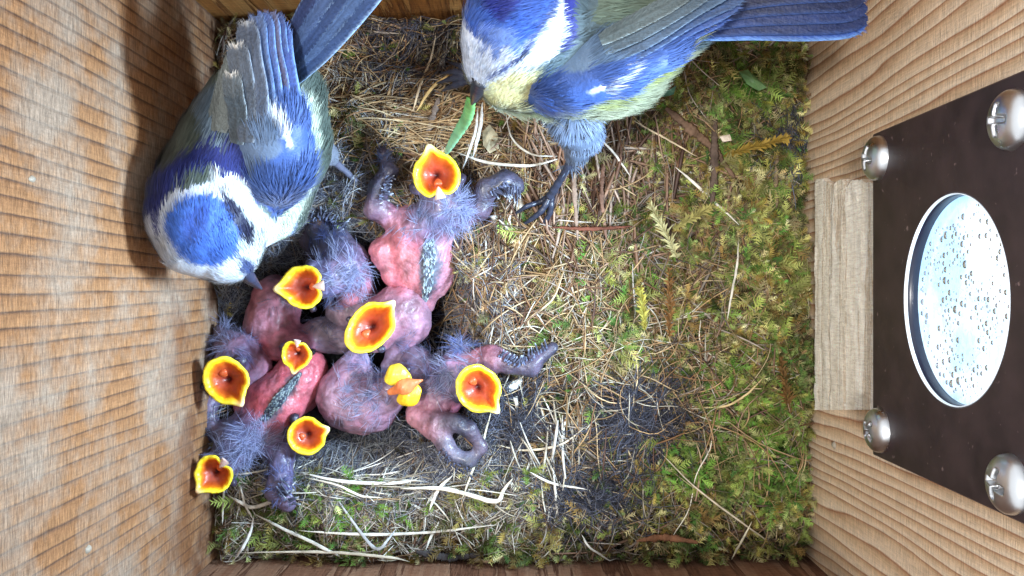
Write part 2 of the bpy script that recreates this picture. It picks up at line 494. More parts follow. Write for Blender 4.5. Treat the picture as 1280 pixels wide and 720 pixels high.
def lathe_x(profile, n=96):
    """profile: (x, r) about the window axis"""
    th = np.arange(n) * 2 * math.pi / n
    V = np.concatenate([np.stack([np.full(n, x), WC[0] + r * np.cos(th), WC[1] + r * np.sin(th)], 1) for x, r in profile])
    return V, ring_faces(n, len(profile))
m, N, L, b = new_mat("clear_ring")
b.inputs["Base Color"].default_value = (.86, .93, 1, 1); b.inputs["Roughness"].default_value = .2
b.inputs["Emission Color"].default_value = (.75, .88, 1, 1); b.inputs["Emission Strength"].default_value = .25  # light the ring gets from the pane, put in as its own glow
v, q = lathe_x([(PX + .006, WR + .004), (PX - .004, WR - .002), (PX + .004, WR - .010), (PX + .045, WR - .012), (PX + .055, WR - .004)])
obj("window_ring", mesh_from(v, q[:, ::-1], mat=m), plate)
m, N, L, b = new_mat("dark_gasket")
b.inputs["Base Color"].default_value = rgba(s2l((34, 40, 60))); b.inputs["Roughness"].default_value = .3
v, q = lathe_x([(PX + .046, WR - .010), (PX + .05, WR - .018), (PX + .20, WR - .020), (PX + .21, WR)])
obj("gasket", mesh_from(v, q[:, ::-1], mat=m), plate)
# pane
m, N, L, b = new_mat("lit_window_pane")
tc = N.new("ShaderNodeTexCoord"); mp = N.new("ShaderNodeMapping"); mp.inputs["Scale"].default_value = (100, 100, 100); L.new(tc.outputs["Object"], mp.inputs[0])
n1 = N.new("ShaderNodeTexNoise"); n1.inputs["Scale"].default_value = .7; n1.inputs["Detail"].default_value = 3; L.new(mp.outputs[0], n1.inputs[0])
cr = N.new("ShaderNodeValToRGB"); sx = N.new("ShaderNodeSeparateXYZ"); L.new(mp.outputs[0], sx.inputs[0])
g1 = N.new("ShaderNodeMath"); g1.operation = 'MULTIPLY_ADD'; L.new(sx.outputs['Y'], g1.inputs[0]); g1.inputs[1].default_value = -.09; L.new(n1.outputs[0], g1.inputs[2])
g2 = N.new("ShaderNodeMath"); g2.operation = 'MULTIPLY_ADD'; L.new(sx.outputs['Z'], g2.inputs[0]); g2.inputs[1].default_value = .09; L.new(g1.outputs[0], g2.inputs[2])
g3 = N.new("ShaderNodeMath"); g3.operation = 'SUBTRACT'; L.new(g2.outputs[0], g3.inputs[0]); g3.inputs[1].default_value = .57
L.new(g3.outputs[0], cr.inputs[0])
cr.color_ramp.elements[0].position = .44; cr.color_ramp.elements[0].color = (.26, .54, .82, 1)
cr.color_ramp.elements[1].position = .66; cr.color_ramp.elements[1].color = (.74, .88, 1, 1)
vo = N.new("ShaderNodeTexVoronoi"); vo.inputs["Scale"].default_value = 9; vo.feature = 'SMOOTH_F1'; L.new(mp.outputs[0], vo.inputs["Vector"])
n3 = N.new("ShaderNodeTexNoise"); n3.inputs["Scale"].default_value = 7; n3.inputs["Detail"].default_value = 3; n3.inputs["Distortion"].default_value = 1.2; L.new(mp.outputs[0], n3.inputs["Vector"])
mr = N.new("ShaderNodeMapRange"); L.new(n3.outputs[0], mr.inputs[0]); mr.inputs[1].default_value = .40; mr.inputs[2].default_value = .50; mr.inputs[3].default_value = .74; mr.inputs[4].default_value = 1.0
vs = N.new("ShaderNodeVectorMath"); vs.operation = 'SCALE'; L.new(cr.outputs[0], vs.inputs[0]); L.new(mr.outputs[0], vs.inputs["Scale"])
L.new(vs.outputs[0], b.inputs["Emission Color"]); b.inputs["Emission Strength"].default_value = 1.45
b.inputs["Base Color"].default_value = (.5, .55, .6, 1); b.inputs["Roughness"].default_value = .15
M_PANE = m
n, rows = 96, 14
V = np.concatenate([np.stack([np.full(n, PX + .19), WC[0] + r * np.cos(np.arange(n) * 2 * math.pi / n), WC[1] + r * np.sin(np.arange(n) * 2 * math.pi / n)], 1) for r in np.linspace(WR - .018, .01, rows)])
obj("window_pane", mesh_from(V, ring_faces(n, rows)[:, ::-1], mat=M_PANE), plate)
# condensation drops on the pane
m, N, L, b = new_mat("water_drop")
b.inputs["Base Color"].default_value = (.85, .95, 1, 1); b.inputs["Roughness"].default_value = .03
b.inputs["Transmission Weight"].default_value = 1; b.inputs["IOR"].default_value = 1.33
M_DROP = m
parts = []
pts = []
tries = 0
while len(pts) < 380 and tries < 9000:
    tries += 1
    a = random.random() * 6.283; r = math.sqrt(random.random()) * (WR - .12)
    if math.sin(a * 3 + r * 4) + math.cos(r * 7 - a * 2) < random.uniform(-1.2, 1.0): continue
    y, z = WC[0] + r * math.cos(a), WC[1] + r * math.sin(a)
    rad = random.choice([.011, .014, .018, .022, .028, .036, .046]) * (1.2 if z < WC[1] else .8)
    if all((y - c[0]) ** 2 + (z - c[1]) ** 2 > (rad + c[2] + .01) ** 2 for c in pts): pts.append((y, z, rad))
nn = 14
for y, z, rad in pts:
    th = np.arange(nn) * 2 * math.pi / nn; rr = []
    for ph in (0, .35, .7, 1.05, 1.35, 1.5):
        rr.append(np.stack([np.full(nn, PX + .188 - rad * .38 * math.sin(ph)), y + rad * math.cos(ph) * np.cos(th), z + rad * 1.1 * math.cos(ph) * np.sin(th)], 1))
    parts.append((np.concatenate(rr), ring_faces(nn, 6), np.zeros((nn * 6, 3))))
v, q, c = merge(parts)
obj("condensation_drops", mesh_from(v, q, mat=M_DROP), plate, kind='stuff')

# screws
m, N, L, b = new_mat("zinc_screw")
b.inputs["Base Color"].default_value = (.62, .64, .66, 1); b.inputs["Metallic"].default_value = 1; b.inputs["Roughness"].default_value = .28
tc = N.new("ShaderNodeTexCoord"); nz = N.new("ShaderNodeTexNoise"); nz.inputs["Scale"].default_value = 400; nz.inputs["Detail"].default_value = 5
L.new(tc.outputs["Object"], nz.inputs["Vector"])
mr = N.new("ShaderNodeMapRange"); mr.inputs[3].default_value = .15; mr.inputs[4].default_value = .5; L.new(nz.outputs[0], mr.inputs[0]); L.new(mr.outputs[0], b.inputs["Roughness"])
bp = N.new("ShaderNodeBump"); bp.inputs["Strength"].default_value = .2; bp.inputs["Distance"].default_value = .0002
L.new(nz.outputs[0], bp.inputs["Height"]); L.new(bp.outputs[0], b.inputs["Normal"])
M_SCREW = m
def screw_mesh(rot):
    n, rows, rad = 96, 26, .345
    V = []
    for i in range(rows):
        t = i / (rows - 1)
        r = rad * (1 - t) if i < rows - 1 else 0.002
        h = .20 * math.sqrt(max(0, 1 - (r / rad) ** 2.4)) + .02
        if i == 0: h = 0
        for k in range(n):
            a = 2 * math.pi * k / n
            y, z = r * math.cos(a), r * math.sin(a)
            yy, zz = y * math.cos(rot) + z * math.sin(rot), -y * math.sin(rot) + z * math.cos(rot)
            arm = min(abs(yy), abs(zz)); lo = max(abs(yy), abs(zz))
            dep = max(0, min(1, (.048 - arm) / .02)) * max(0, min(1, (.19 - lo) / .03))
            hh = h - .13 * dep * (1 - .5 * lo / .19)
            V.append((-hh, y, z))
    return np.array(V), ring_faces(n, rows)
for (y, z), rot in (((1.98, 4.36), .35), ((1.88, 8.02), .1), ((-2.16, 4.42), .8), ((-2.20, 7.98), .25)):
    v, q = screw_mesh(rot)
    v = v + np.array([PX, y, z])
    obj("screw", mesh_from(v, q[:, ::-1], mat=M_SCREW), plate)

# ------------------------------------------------------------------ the nest
CUP = P(440, 432, -.8)[:2]
def hgt(x, y):
    p = np.stack([np.ravel(x), np.ravel(y)], 1)
    d = np.hypot((p[:, 0] - CUP[0]) / 2.75, (p[:, 1] - CUP[1]) / 2.65)
    base = .10 + .22 * noise(p, .75, 1) + .27 * noise(p, 2.3, 2) + .09 * noise(p, 5, 3)
    rim = .35 * np.exp(-((d - 1.12) / .22) ** 2)
    t = np.clip((1.12 - d) / .75, 0, 1); t = t * t * (3 - 2 * t)
    e = np.clip((np.abs(p[:, 0]) - 5.55) / .45, 0, 1) ** 2 * .5 + np.clip((np.abs(p[:, 1]) - 5.1) / .4, 0, 1) ** 2 * .5
    return base * (1 - t) + rim * (1 - t) - 2.3 * t - e

nest = thing("nest", "nest of moss, dry grass and animal hair filling the wooden box", "nest")
gx, gy = np.meshgrid(np.linspace(-5.99, 5.99, 220), np.linspace(-5.49, 5.49, 200), indexing='ij')
gz = hgt(gx, gy).reshape(gx.shape) - .12
V = np.stack([gx, gy, gz], -1).reshape(-1, 3)
i = (np.arange(219)[:, None] * 200 + np.arange(199)).ravel()
q = np.stack([i, i + 200, i + 201, i + 1], 1)
m, N, L, b = new_mat("nest_ground")
tc = N.new("ShaderNodeTexCoord"); mp = N.new("ShaderNodeMapping"); mp.inputs["Scale"].default_value = (100, 100, 100); L.new(tc.outputs["Object"], mp.inputs[0])
n1 = N.new("ShaderNodeTexNoise"); n1.inputs["Scale"].default_value = 6; n1.inputs["Detail"].default_value = 8; n1.inputs["Roughness"].default_value = .7; L.new(mp.outputs[0], n1.inputs[0])
cr = N.new("ShaderNodeValToRGB"); L.new(n1.outputs[0], cr.inputs[0])
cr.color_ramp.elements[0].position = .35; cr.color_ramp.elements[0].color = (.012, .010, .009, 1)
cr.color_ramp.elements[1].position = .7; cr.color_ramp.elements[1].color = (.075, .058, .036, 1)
L.new(cr.outputs[0], b.inputs["Base Color"]); b.inputs["Roughness"].default_value = .9
bp = N.new("ShaderNodeBump"); bp.inputs["Distance"].default_value = .001; L.new(n1.outputs[0], bp.inputs["Height"]); L.new(bp.outputs[0], b.inputs["Normal"])
obj("nest_base", mesh_from(V, q, mat=m), nest)

AVOID = [(800, 522, 40, 32), (642, 520, 38, 28), (730, 618, 46, 16), (480, 575, 90, 20), (360, 240, 50, 40)]
def scatter(m, blobs, floor=0.0, rg=R, avoid=0.0):
    """m surface points; density = floor + sum of gaussian blobs (px,py,sx,sy,weight) in photo pixels"""
    out = []; got = 0
    mxw = floor + max([b[4] for b in blobs] + [0])
    while got < m:
        x = rg.uniform(-5.93, 5.93, m * 2); y = rg.uniform(-5.42, 5.42, m * 2); z = hgt(x, y)
        p = np.stack([x, y, z], 1); px = topix(p)
        d = np.full(len(p), float(floor))
        for b in blobs:
            d += b[4] * np.exp(-.5 * (((px[:, 0] - b[0]) / b[2]) ** 2 + ((px[:, 1] - b[1]) / b[3]) ** 2))
        for a in AVOID:
            d *= 1 - avoid * np.exp(-(((px[:, 0] - a[0]) / a[2]) ** 2 + ((px[:, 1] - a[1]) / a[3]) ** 2) ** 2 * .5)
        p = p[rg.random(len(p)) * mxw < d]
        out.append(p); got += len(p)
    return np.concatenate(out)[:m]

def outside_cup(p, lim=.95):
    d = np.hypot((p[:, 0] - CUP[0]) / 2.75, (p[:, 1] - CUP[1]) / 2.65)
    return p[d > lim]

def pick(pal, m, jit=.18, rg=R):
    pal = np.array([s2l(c) for c in pal]); c = pal[rg.integers(0, len(pal), m)]
    return np.clip(c * (1 + rg.normal(0, jit, (m, 1))), .003, 1)

# moss fronds: curved stem with overlapping pointed leaflets
def sprig_template(nl=10, seed=0):
    rg = np.random.default_rng(seed)
    V, T = [], []
    def add(a, b, c):
        n = len(V); V.extend([a, b, c]); T.append((n, n + 1, n + 2))
    bend = rg.uniform(-.2, .2)
    def st(t): return np.array([t, bend * t * t, .18 * math.sin(t * 2.6)])
    for i in range(4):
        a, b_ = st(i / 4), st((i + 1) / 4)
        add(a + [0, -.012, 0], a + [0, .012, 0], b_)
    for i in range(nl):
        t = .08 + .92 * i / nl; c = st(t); L_ = .24 * math.sin(math.pi * (.25 + .7 * t)) + .05
        for sgn in (-1, 1):
            for up in ((.06,) if i % 2 else (.16, -.03)):
                tip = c + np.array([L_ * rg.uniform(.2, 1.2), sgn * L_ * rg.uniform(.35, 1.15), L_ * (up * 4 + rg.uniform(-.2, .4))])
                side = np.array([.022, -sgn * .012, 0])
                add(c - side, c + side, tip)
    return np.array(V), np.array(T)

VIVID = [(915, 505, 34, 26), (735, 375, 24, 14), (850, 585, 24, 18), (440, 640, 60, 22), (935, 105, 22, 16), (960, 560, 30, 40), (800, 330, 20, 14)]
def place_sprigs(name, p, size, pal, label=None, flat=.6):
    parts = []
    m_ = len(p); k = 5
    grp = R.integers(0, k, m_)
    for g in range(k):
        idx = np.nonzero(grp == g)[0]
        if not len(idx): continue
        tv, tf = sprig_template(seed=g + 11)
        n_ = len(idx)
        yaw = R.uniform(0, 6.283, n_) ; pitch = R.uniform(-.15, 1.0, n_) * flat; roll = R.uniform(-.9, .9, n_)
        cy, sy, cp, sp, cr_, sr = np.cos(yaw), np.sin(yaw), np.cos(pitch), np.sin(pitch), np.cos(roll), np.sin(roll)
        fx = np.stack([cy * cp, sy * cp, sp], 1)
        s0 = np.stack([-sy, cy, 0 * sy], 1); u0 = np.cross(fx, s0)
        fy = s0 * cr_[:, None] + u0 * sr[:, None]; fz = np.cross(fx, fy)
        s = (size * (1 + .45 * np.clip(noise(p[idx], 1.7, 2), -1, 1)) * R.uniform(.55, 1.6, n_))[:, None, None]
        v = (tv[None, :, 0:1] * fx[:, None] + tv[None, :, 1:2] * fy[:, None] + tv[None, :, 2:3] * fz[:, None]) * s + p[idx][:, None]
        v[..., 0] = np.clip(v[..., 0], -5.97, 5.97); v[..., 1] = np.clip(v[..., 1], -5.47, 5.47)
        f = (np.arange(n_)[:, None, None] * len(tv) + tf[None]).reshape(-1, 3)
        br = (1 + .6 * np.clip(noise(p[idx], 2.3, 2) + .5 * noise(p[idx], 1.1, 4), -1.0, 1.3))
        pxx = topix(p[idx]); vv = np.zeros(n_)
        for a_ in VIVID: vv = np.maximum(vv, np.exp(-.5 * (((pxx[:, 0] - a_[0]) / a_[2]) ** 2 + ((pxx[:, 1] - a_[1]) / a_[3]) ** 2)))
        vv = (vv * R.uniform(.3, 1, n_))[:, None]
        c = pick(pal, n_, .32) * br[:, None] * 1.18
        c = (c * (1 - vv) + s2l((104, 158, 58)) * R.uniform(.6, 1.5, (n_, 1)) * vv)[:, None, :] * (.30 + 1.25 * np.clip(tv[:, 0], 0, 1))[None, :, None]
        parts.append((v.reshape(-1, 3), f, c.reshape(-1, 3)))
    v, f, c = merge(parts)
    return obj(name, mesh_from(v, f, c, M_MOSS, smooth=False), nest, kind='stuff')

pg = outside_cup(scatter(16000, [(900, 250, 110, 190, 1.0), (930, 560, 90, 150, 1.1), (820, 400, 80, 60, .5), (400, 640, 60, 30, 1.3), (750, 380, 40, 30, .5), (440, 170, 50, 20, .5), (700, 660, 150, 40, .5), (600, 650, 60, 40, .4), (400, 210, 30, 20, .6)], .04, avoid=.95))
pg[:, 2] += R.uniform(-.25, .22, len(pg))
place_sprigs("green_moss", pg[noise(pg, 1.9, 3) > -.15], .21, [(78, 108, 48), (100, 132, 62), (60, 90, 44), (134, 152, 92), (76, 122, 54), (88, 104, 60), (120, 126, 84), (84, 74, 54)])
py_ = outside_cup(scatter(9500, [(880, 200, 100, 120, 1.0), (860, 290, 60, 50, .8), (950, 400, 50, 150, .9), (820, 400, 40, 60, .6), (650, 650, 80, 40, .5), (900, 620, 80, 60, .6), (470, 180, 30, 15, .6), (720, 340, 60, 60, .15)], .06, avoid=.95))
py_[:, 2] += R.uniform(-.05, .2, len(py_))
place_sprigs("yellow_moss", py_[noise(py_, 1.9, 4) > -.05], .21, [(180, 174, 110), (136, 134, 70), (112, 112, 58), (196, 190, 140), (124, 106, 50), (150, 134, 74)])
pb = outside_cup(scatter(12000, [(990, 430, 22, 170, .9), (700, 300, 120, 100, .6), (880, 350, 120, 170, .5), (480, 90, 90, 60, .7)], .35, avoid=.9))
place_sprigs("brown_moss", pb, .22, [(150, 134, 96), (128, 118, 84), (140, 112, 80), (88, 66, 44), (72, 54, 38), (104, 78, 46), (60, 56, 42), (92, 84, 60)])

pf = outside_cup(scatter(3200, [(890, 280, 100, 180, 1.0), (930, 560, 70, 120, .8), (440, 645, 80, 25, .6), (690, 650, 120, 30, .5)], .08, avoid=.9)); pf[:, 2] += .1
place_sprigs("feathery_moss", pf, .33, [(140, 144, 84), (160, 154, 98), (118, 130, 66), (128, 106, 62), (96, 118, 56), (148, 140, 104)], flat=.5)

# fibres: random walks over the surface
def fibres(p, length, rad, curl, pal, steps=10, lift=.12, heading=None, hspread=3.14, follow=True, sides=3, flat=1.0, jit=.22, taper=.5):
    n_ = len(p)
    L_ = length * R.uniform(.5, 1.4, n_)
    th = (R.uniform(0, 6.283, n_) if heading is None else heading + R.normal(0, hspread, n_))
    w0 = R.normal(0, curl, n_); w1 = R.normal(0, curl * .6, n_)
    path = np.zeros((n_, steps, 3)); x, y = p[:, 0].copy(), p[:, 1].copy()
    a = R.uniform(-.02, lift, n_); b_ = R.uniform(-.5, .5, n_) * lift; ph = R.uniform(0, 6.28, n_)
    ds = L_ / (steps - 1)
    for i in range(steps):
        z = hgt(x, y) if follow else p[:, 2]
        path[:, i] = np.stack([x, y, z + a + b_ * np.sin(ph + i * .7) + .03], 1)
        th = th + (w0 + w1 * np.sin(i * .9 + ph)) * ds
        x = np.clip(x + np.cos(th) * ds, -5.95, 5.95); y = np.clip(y + np.sin(th) * ds, -5.45, 5.45)
    # smooth z
    for _ in range(2):
        path[:, 1:-1, 2] = (path[:, :-2, 2] + path[:, 1:-1, 2] + path[:, 2:, 2]) / 3
    r = rad * R.uniform(.6, 1.4, (n_, 1)) * (1 - taper * np.abs(np.linspace(-1, 1, steps))[None] ** 3)
    return tubes(path, r, pick(pal, n_, jit), sides, flat)

TAN = [(172, 144, 106), (150, 120, 84), (188, 168, 134), (130, 98, 68), (160, 134, 100)]
GREYS = [(150, 140, 130), (120, 108, 98), (172, 164, 154), (98, 86, 76)]
BROWN = [(112, 84, 66), (92, 68, 56), (134, 106, 88), (150, 124, 106), (78, 58, 50)]
PALE = [(198, 194, 180), (180, 172, 154), (210, 208, 200), (164, 154, 136)]

parts = []
p = scatter(850, [(470, 110, 80, 60, 1), (500, 150, 70, 25, 1.2), (430, 60, 60, 30, .6)], 0.0)
parts.append(fibres(p, 1.7, .013, .9, TAN + GREYS, steps=14, lift=.3))
p = scatter(300, [(490, 150, 60, 18, 1)], 0.0)
parts.append(fibres(p, 2.2, .014, .35, TAN, steps=14, lift=.35, heading=.12, hspread=.3))
p = scatter(560, [(740, 445, 70, 30, 1), (820, 500, 50, 40, .35)], 0.0)
parts.append(fibres(p, 1.9, .013, 1.0, TAN + PALE[:2], steps=14, lift=.35))
p = outside_cup(scatter(3000, [(690, 300, 110, 170, 1.0)], .25, avoid=.8))
parts.append(fibres(p, 1.2, .009, .6, TAN + GREYS, steps=10, lift=.26))
p = outside_cup(scatter(5000, [(880, 350, 120, 220, 1.0), (680, 300, 80, 120, .8)], .3, avoid=.9))
parts.append(fibres(p, .55, .008, .8, TAN + BROWN[:4] + [(120, 124, 70), (150, 150, 96)], steps=5, lift=.26))
v, q, c = merge(parts)
obj("rootlet_fibres", mesh_from(v, q, c, M_STRAW), nest, kind='stuff')

parts = []
p = outside_cup(scatter(3600, [(700, 260, 90, 80, 1.0), (470, 90, 90, 60, .9), (650, 380, 50, 60, .6), (850, 180, 60, 60, .4), (520, 670, 120, 20, .7)], .22))
parts.append(fibres(p, .9, .026, .25, BROWN + GREYS[:2], steps=5, lift=.16, flat=.5, sides=4))
p = scatter(1500, [(690, 330, 80, 90, 1), (620, 250, 50, 60, .5), (860, 450, 60, 60, .3)], 0.0)
parts.append(fibres(p, 1.0, .014, .35, TAN + BROWN + GREYS, steps=7, lift=.34, flat=.4, sides=4))
p = scatter(420, [(730, 245, 42, 55, 1)], 0.0)
parts.append(fibres(p, 1.3, .03, .1, BROWN + [(160, 140, 126)], steps=6, lift=.3, heading=1.6, hspread=.28, flat=.5, sides=4))
p = scatter(260, [(620, 320, 18, 60, 1)], 0.0)
parts.append(fibres(p, .9, .018, .3, PALE + TAN, steps=6, lift=.25, heading=1.5, hspread=.5, flat=.5, sides=4))
v, q, c = merge(parts)
obj("dry_stalks", mesh_from(v, q, c, M_STRAW), nest, kind='stuff')

parts = []
p = scatter(2600, [(500, 612, 110, 18, 1), (330, 640, 30, 40, .9), (640, 600, 50, 40, .7), (560, 650, 90, 25, .6)], 0.0)
parts.append(fibres(p, .8, .010, .5, PALE + GREYS, steps=7, lift=.25, flat=.45, sides=4))
p = scatter(70, [(690, 590, 14, 22, 1)], 0.0)
parts.append(fibres(p, .9, .022, .2, PALE, steps=6, lift=.35, heading=1.75, hspread=.22, flat=.45, sides=4))
p = scatter(60, [(430, 598, 50, 8, 1)], 0.0)
parts.append(fibres(p, 1.6, .015, .25, PALE, steps=8, lift=.35, heading=-.08, hspread=.12, flat=.45, sides=4))
v, q, c = merge(parts)
obj("bleached_grass", mesh_from(v, q, c, M_STRAW), nest, kind='stuff')

# animal hair: cup lining and dark felted patches
parts = []
BLUEGREY = [(92, 98, 118), (120, 126, 146), (70, 74, 92), (150, 156, 170), (104, 106, 116)]
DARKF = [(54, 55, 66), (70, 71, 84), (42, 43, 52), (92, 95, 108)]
p = scatter(10000, [(380, 240, 55, 45, 1), (480, 575, 95, 22, 1.3), (600, 380, 20, 60, .6), (350, 230, 30, 40, .6), (300, 400, 20, 90, .6), (580, 560, 30, 20, .5)], 0.0)
parts.append(fibres(p, .9, .006, 1.3, BLUEGREY + [(168, 170, 176), (140, 136, 132), (150, 156, 160)], steps=8, lift=.26))
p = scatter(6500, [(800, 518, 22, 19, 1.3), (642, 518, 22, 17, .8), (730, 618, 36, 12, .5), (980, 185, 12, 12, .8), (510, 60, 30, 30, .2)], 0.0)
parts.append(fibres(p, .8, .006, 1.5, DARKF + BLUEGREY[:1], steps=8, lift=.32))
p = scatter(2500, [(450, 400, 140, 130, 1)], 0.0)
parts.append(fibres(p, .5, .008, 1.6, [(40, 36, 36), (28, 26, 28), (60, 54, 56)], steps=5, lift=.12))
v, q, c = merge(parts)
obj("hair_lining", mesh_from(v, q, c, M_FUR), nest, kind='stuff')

# ------------------------------------------------------------------ single straws, twigs and scraps one can point at
def strand(name, label, cat, pts, wpx, col, zoff=.42, mat=None, flat=.16, group=None, sides=6, end=.06, n=26, wob=.006, rag=.18):
    """pts: (px, py[, extra height]) over the nest surface"""
    c = []
    for t in pts:
        q_ = P(t[0], t[1], .3); z = float(hgt(q_[0], q_[1])[0]) + zoff + (t[2] if len(t) > 2 else 0)
        z = max(z, -.2)
        c.append(P(t[0], t[1], z))
    path = catmull(c, n)
    path[:, :2] += wob * np.stack([noise(np.c_[np.arange(n) * .9, np.full(n, pts[0][0])], 1, 1), noise(np.c_[np.arange(n) * .9, np.full(n, pts[0][1])], 1, 2)], 1)
    path[:, 0] = np.clip(path[:, 0], -5.93, 5.93); path[:, 1] = np.clip(path[:, 1], -5.43, 5.43)
    r = wpx / 62 / 2 * .88 * (1 - (1 - end) * np.abs(np.linspace(-1, 1, n)) ** 2.5)
    r = r * (1 + rag * noise(np.c_[np.arange(n) * 1.0, np.full(n, pts[0][0] * 1.3)], 1.3, 3))
    base = np.asarray(s2l(col))
    cc = base[None] * (1 + .12 * noise(np.c_[np.arange(n) * 1.0, np.full(n, 3.0)], 1.1, 1))[:, None]
    v, q_, cs = tubes(path[None], r[None], cc[None], sides, flat)
    # close the two ends
    s = sides; last = (n - 1) * s
    v = np.concatenate([v, path[:1], path[-1:]]); cs = np.concatenate([cs, cc[:1], cc[-1:]])
    k = np.arange(s); k2 = (k + 1) % s
    caps = np.concatenate([np.stack([k2, k, np.full(s, len(v) - 2)], 1), np.stack([last + k, last + k2, np.full(s, len(v) - 1)], 1)])
    o = obj(name, mesh_from(v, [q_, caps], cs, mat or M_STRAW))
    o['label'] = label; o['category'] = cat
    if group: o['group'] = group
    return o
G_S = "loose pale straws on the nest"
WH = (212, 210, 200)
STRAWS = [
 ("bleached straw curving up over the bottom left nestling's wing", [(283, 618), (300, 628), (318, 634), (348, 622), (371, 601)], 6, WH),
 ("long bleached straw slanting down to the front wall, left of the green moss", [(317, 642), (360, 664), (410, 688), (428, 698)], 5, WH),
 ("long thin bleached straw lying level below the green moss patch", [(372, 663), (450, 668), (530, 666), (622, 656)], 4.5, WH),
 ("long straw lying along the front wall at the bottom left", [(300, 691), (400, 690), (480, 696), (512, 702)], 4.5, (205, 196, 176)),
 ("wide bleached straw in the bundle under the lowest gaping beaks", [(372, 590), (430, 602), (490, 604), (520, 600)], 5, (222, 224, 220)),
 ("thin bleached straw drooping from the bundle below the nestlings", [(378, 596), (420, 606), (452, 620), (478, 622)], 3.5, WH),
 ("broad white straw with a sharp bend at its right end", [(500, 611), (545, 610), (585, 618), (620, 627), (630, 612), (641, 598)], 7, (232, 228, 212)),
 ("grey straw forming a V below the grey hair lining", [(410, 605), (436, 645), (462, 680), (474, 686), (484, 676), (496, 660)], 5, (168, 172, 176)),
 ("short curved straw hanging toward the bottom left corner", [(318, 640), (313, 665), (303, 685), (292, 701)], 4.5, (214, 212, 206)),
 ("upright bleached straw beside the left wall below a gaping beak", [(281, 602), (279, 625), (278, 656)], 3.5, WH),
 ("second bleached straw leaning by the left wall at the bottom corner", [(300, 606), (306, 630), (318, 652)], 3.5, WH),
 ("white straw leaning across the pale bundle, middle of the bottom", [(566, 594), (548, 612), (536, 640)], 5, (232, 230, 220)),
 ("thin white straw standing below the bundle, middle of the bottom", [(549, 652), (540, 668), (532, 688)], 4, WH),
 ("pale stick poking in from the bottom edge", [(530, 718), (580, 708), (634, 696)], 6, (196, 174, 148)),
 ("long white straw lying under the foot of the right adult", [(570, 190), (606, 202), (660, 207), (704, 197)], 4.5, WH),
 ("white straw hanging straight down below the right adult's beak", [(603, 128, 1.5), (600, 160, .6), (590, 200)], 5, (228, 226, 220)),
 ("second white straw fanning left below the right adult's beak", [(597, 135, 1.2), (594, 165, .5), (578, 212)], 4, (228, 226, 220)),
 ("thin white straw curving beneath the right adult's belly", [(632, 140, .4), (640, 172), (663, 192), (702, 196)], 3, WH),
 ("thin pale straw crossing the brown stalks right of the bird's foot", [(744, 168), (768, 192), (789, 222)], 3.5, (220, 210, 196)),
 ("white pointed straw crossing the brown twig on the moss", [(844, 209), (866, 227), (895, 254), (924, 281)], 4.5, (236, 232, 222)),
 ("thin white stem hanging down in the moss near the right wall", [(923, 300), (921, 335), (914, 370), (909, 402)], 3.5, (212, 208, 196)),
 ("pale straw beside a curled white one, left of the dark hair patch", [(662, 590), (690, 604), (734, 612)], 4, WH),
 ("curved pale straw below the lowest hair patch beside the right nestling", [(622, 556), (655, 563), (700, 556), (730, 535)], 3.5, (214, 204, 180)),
 ("tan straw curving up on the moss right of the dark hair", [(876, 509), (905, 508), (932, 494), (960, 466)], 3.5, (206, 184, 138)),
 ("long thin straw slanting down right in the lower moss", [(820, 560), (870, 610), (930, 655), (1000, 706)], 2.5, (190, 180, 160)),
 ("small pale straw crossing at the bottom right of the moss", [(940, 652), (925, 680), (914, 700)], 3.5, (212, 206, 180)),
 ("long pale straw leaning up beside the rightmost nestling", [(614, 515), (604, 550), (590, 590), (577, 625)], 4, (206, 202, 180)),
 ("white straw slanting in the lower middle of the nest", [(727, 668), (738, 685), (770, 706)], 3, WH),
 ("thin curved grass stem in the moss below the right adult", [(790, 150), (830, 172), (872, 196)], 2.8, (206, 188, 158)),
 ("looping pale rootlet left of the yellow moss tip", [(705, 340), (690, 375), (660, 402), (680, 420)], 2.6, (196, 176, 142)),
 ("arched tan grass stem over the rootlets at the top", [(520, 140), (540, 110), (568, 88)], 4.5, (196, 166, 110)),
 ("upright pale stem in the rootlets at the top", [(545, 40), (538, 75), (524, 110), (516, 140)], 4, (200, 180, 150)),
]
for lb, pts, wd, c in STRAWS:
    strand("straw", lb, "straw", pts, wd, c, group=G_S)
TW = [
 ("upright brown twig standing out in the moss below the tail", [(894, 138), (893, 180), (893, 220), (889, 262)], 11, (92, 78, 70)),
 ("dark brown strip of bark crossing the moss diagonally", [(832, 135), (862, 160), (890, 185), (918, 222)], 13, (112, 90, 74)),
 ("grey twig between the rootlets and the top nestling", [(549, 122), (540, 150), (529, 184)], 10, (118, 108, 102)),
 ("reddish brown wood sliver near the front wall", [(796, 676), (830, 672), (872, 678)], 9, (120, 84, 62)),
 ("dark twig lying along the front wall at the middle", [(520, 690), (560, 697), (600, 694)], 12, (60, 56, 56)),
 ("straight grey-brown stalk left of centre of the brown stalks", [(716, 190), (718, 240), (722, 300)], 7, (142, 122, 108)),
 ("straight brown stalk beside the adult's raised heel", [(755, 200), (752, 245), (758, 300)], 7, (120, 92, 78)),
 ("short brown twig standing in the moss near the right wall", [(972, 190), (970, 225), (971, 260)], 7, (120, 104, 84)),
 ("dark red stalk lying level below the brown stalks", [(690, 284), (740, 286), (790, 283)], 5, (104, 62, 48)),
]
for lb, pts, wd, c in TW:
    strand("twig", lb, "twig", pts, wd, c, mat=M_BARK, flat=.38, end=.35, group="twigs on the nest", rag=.45, n=60)

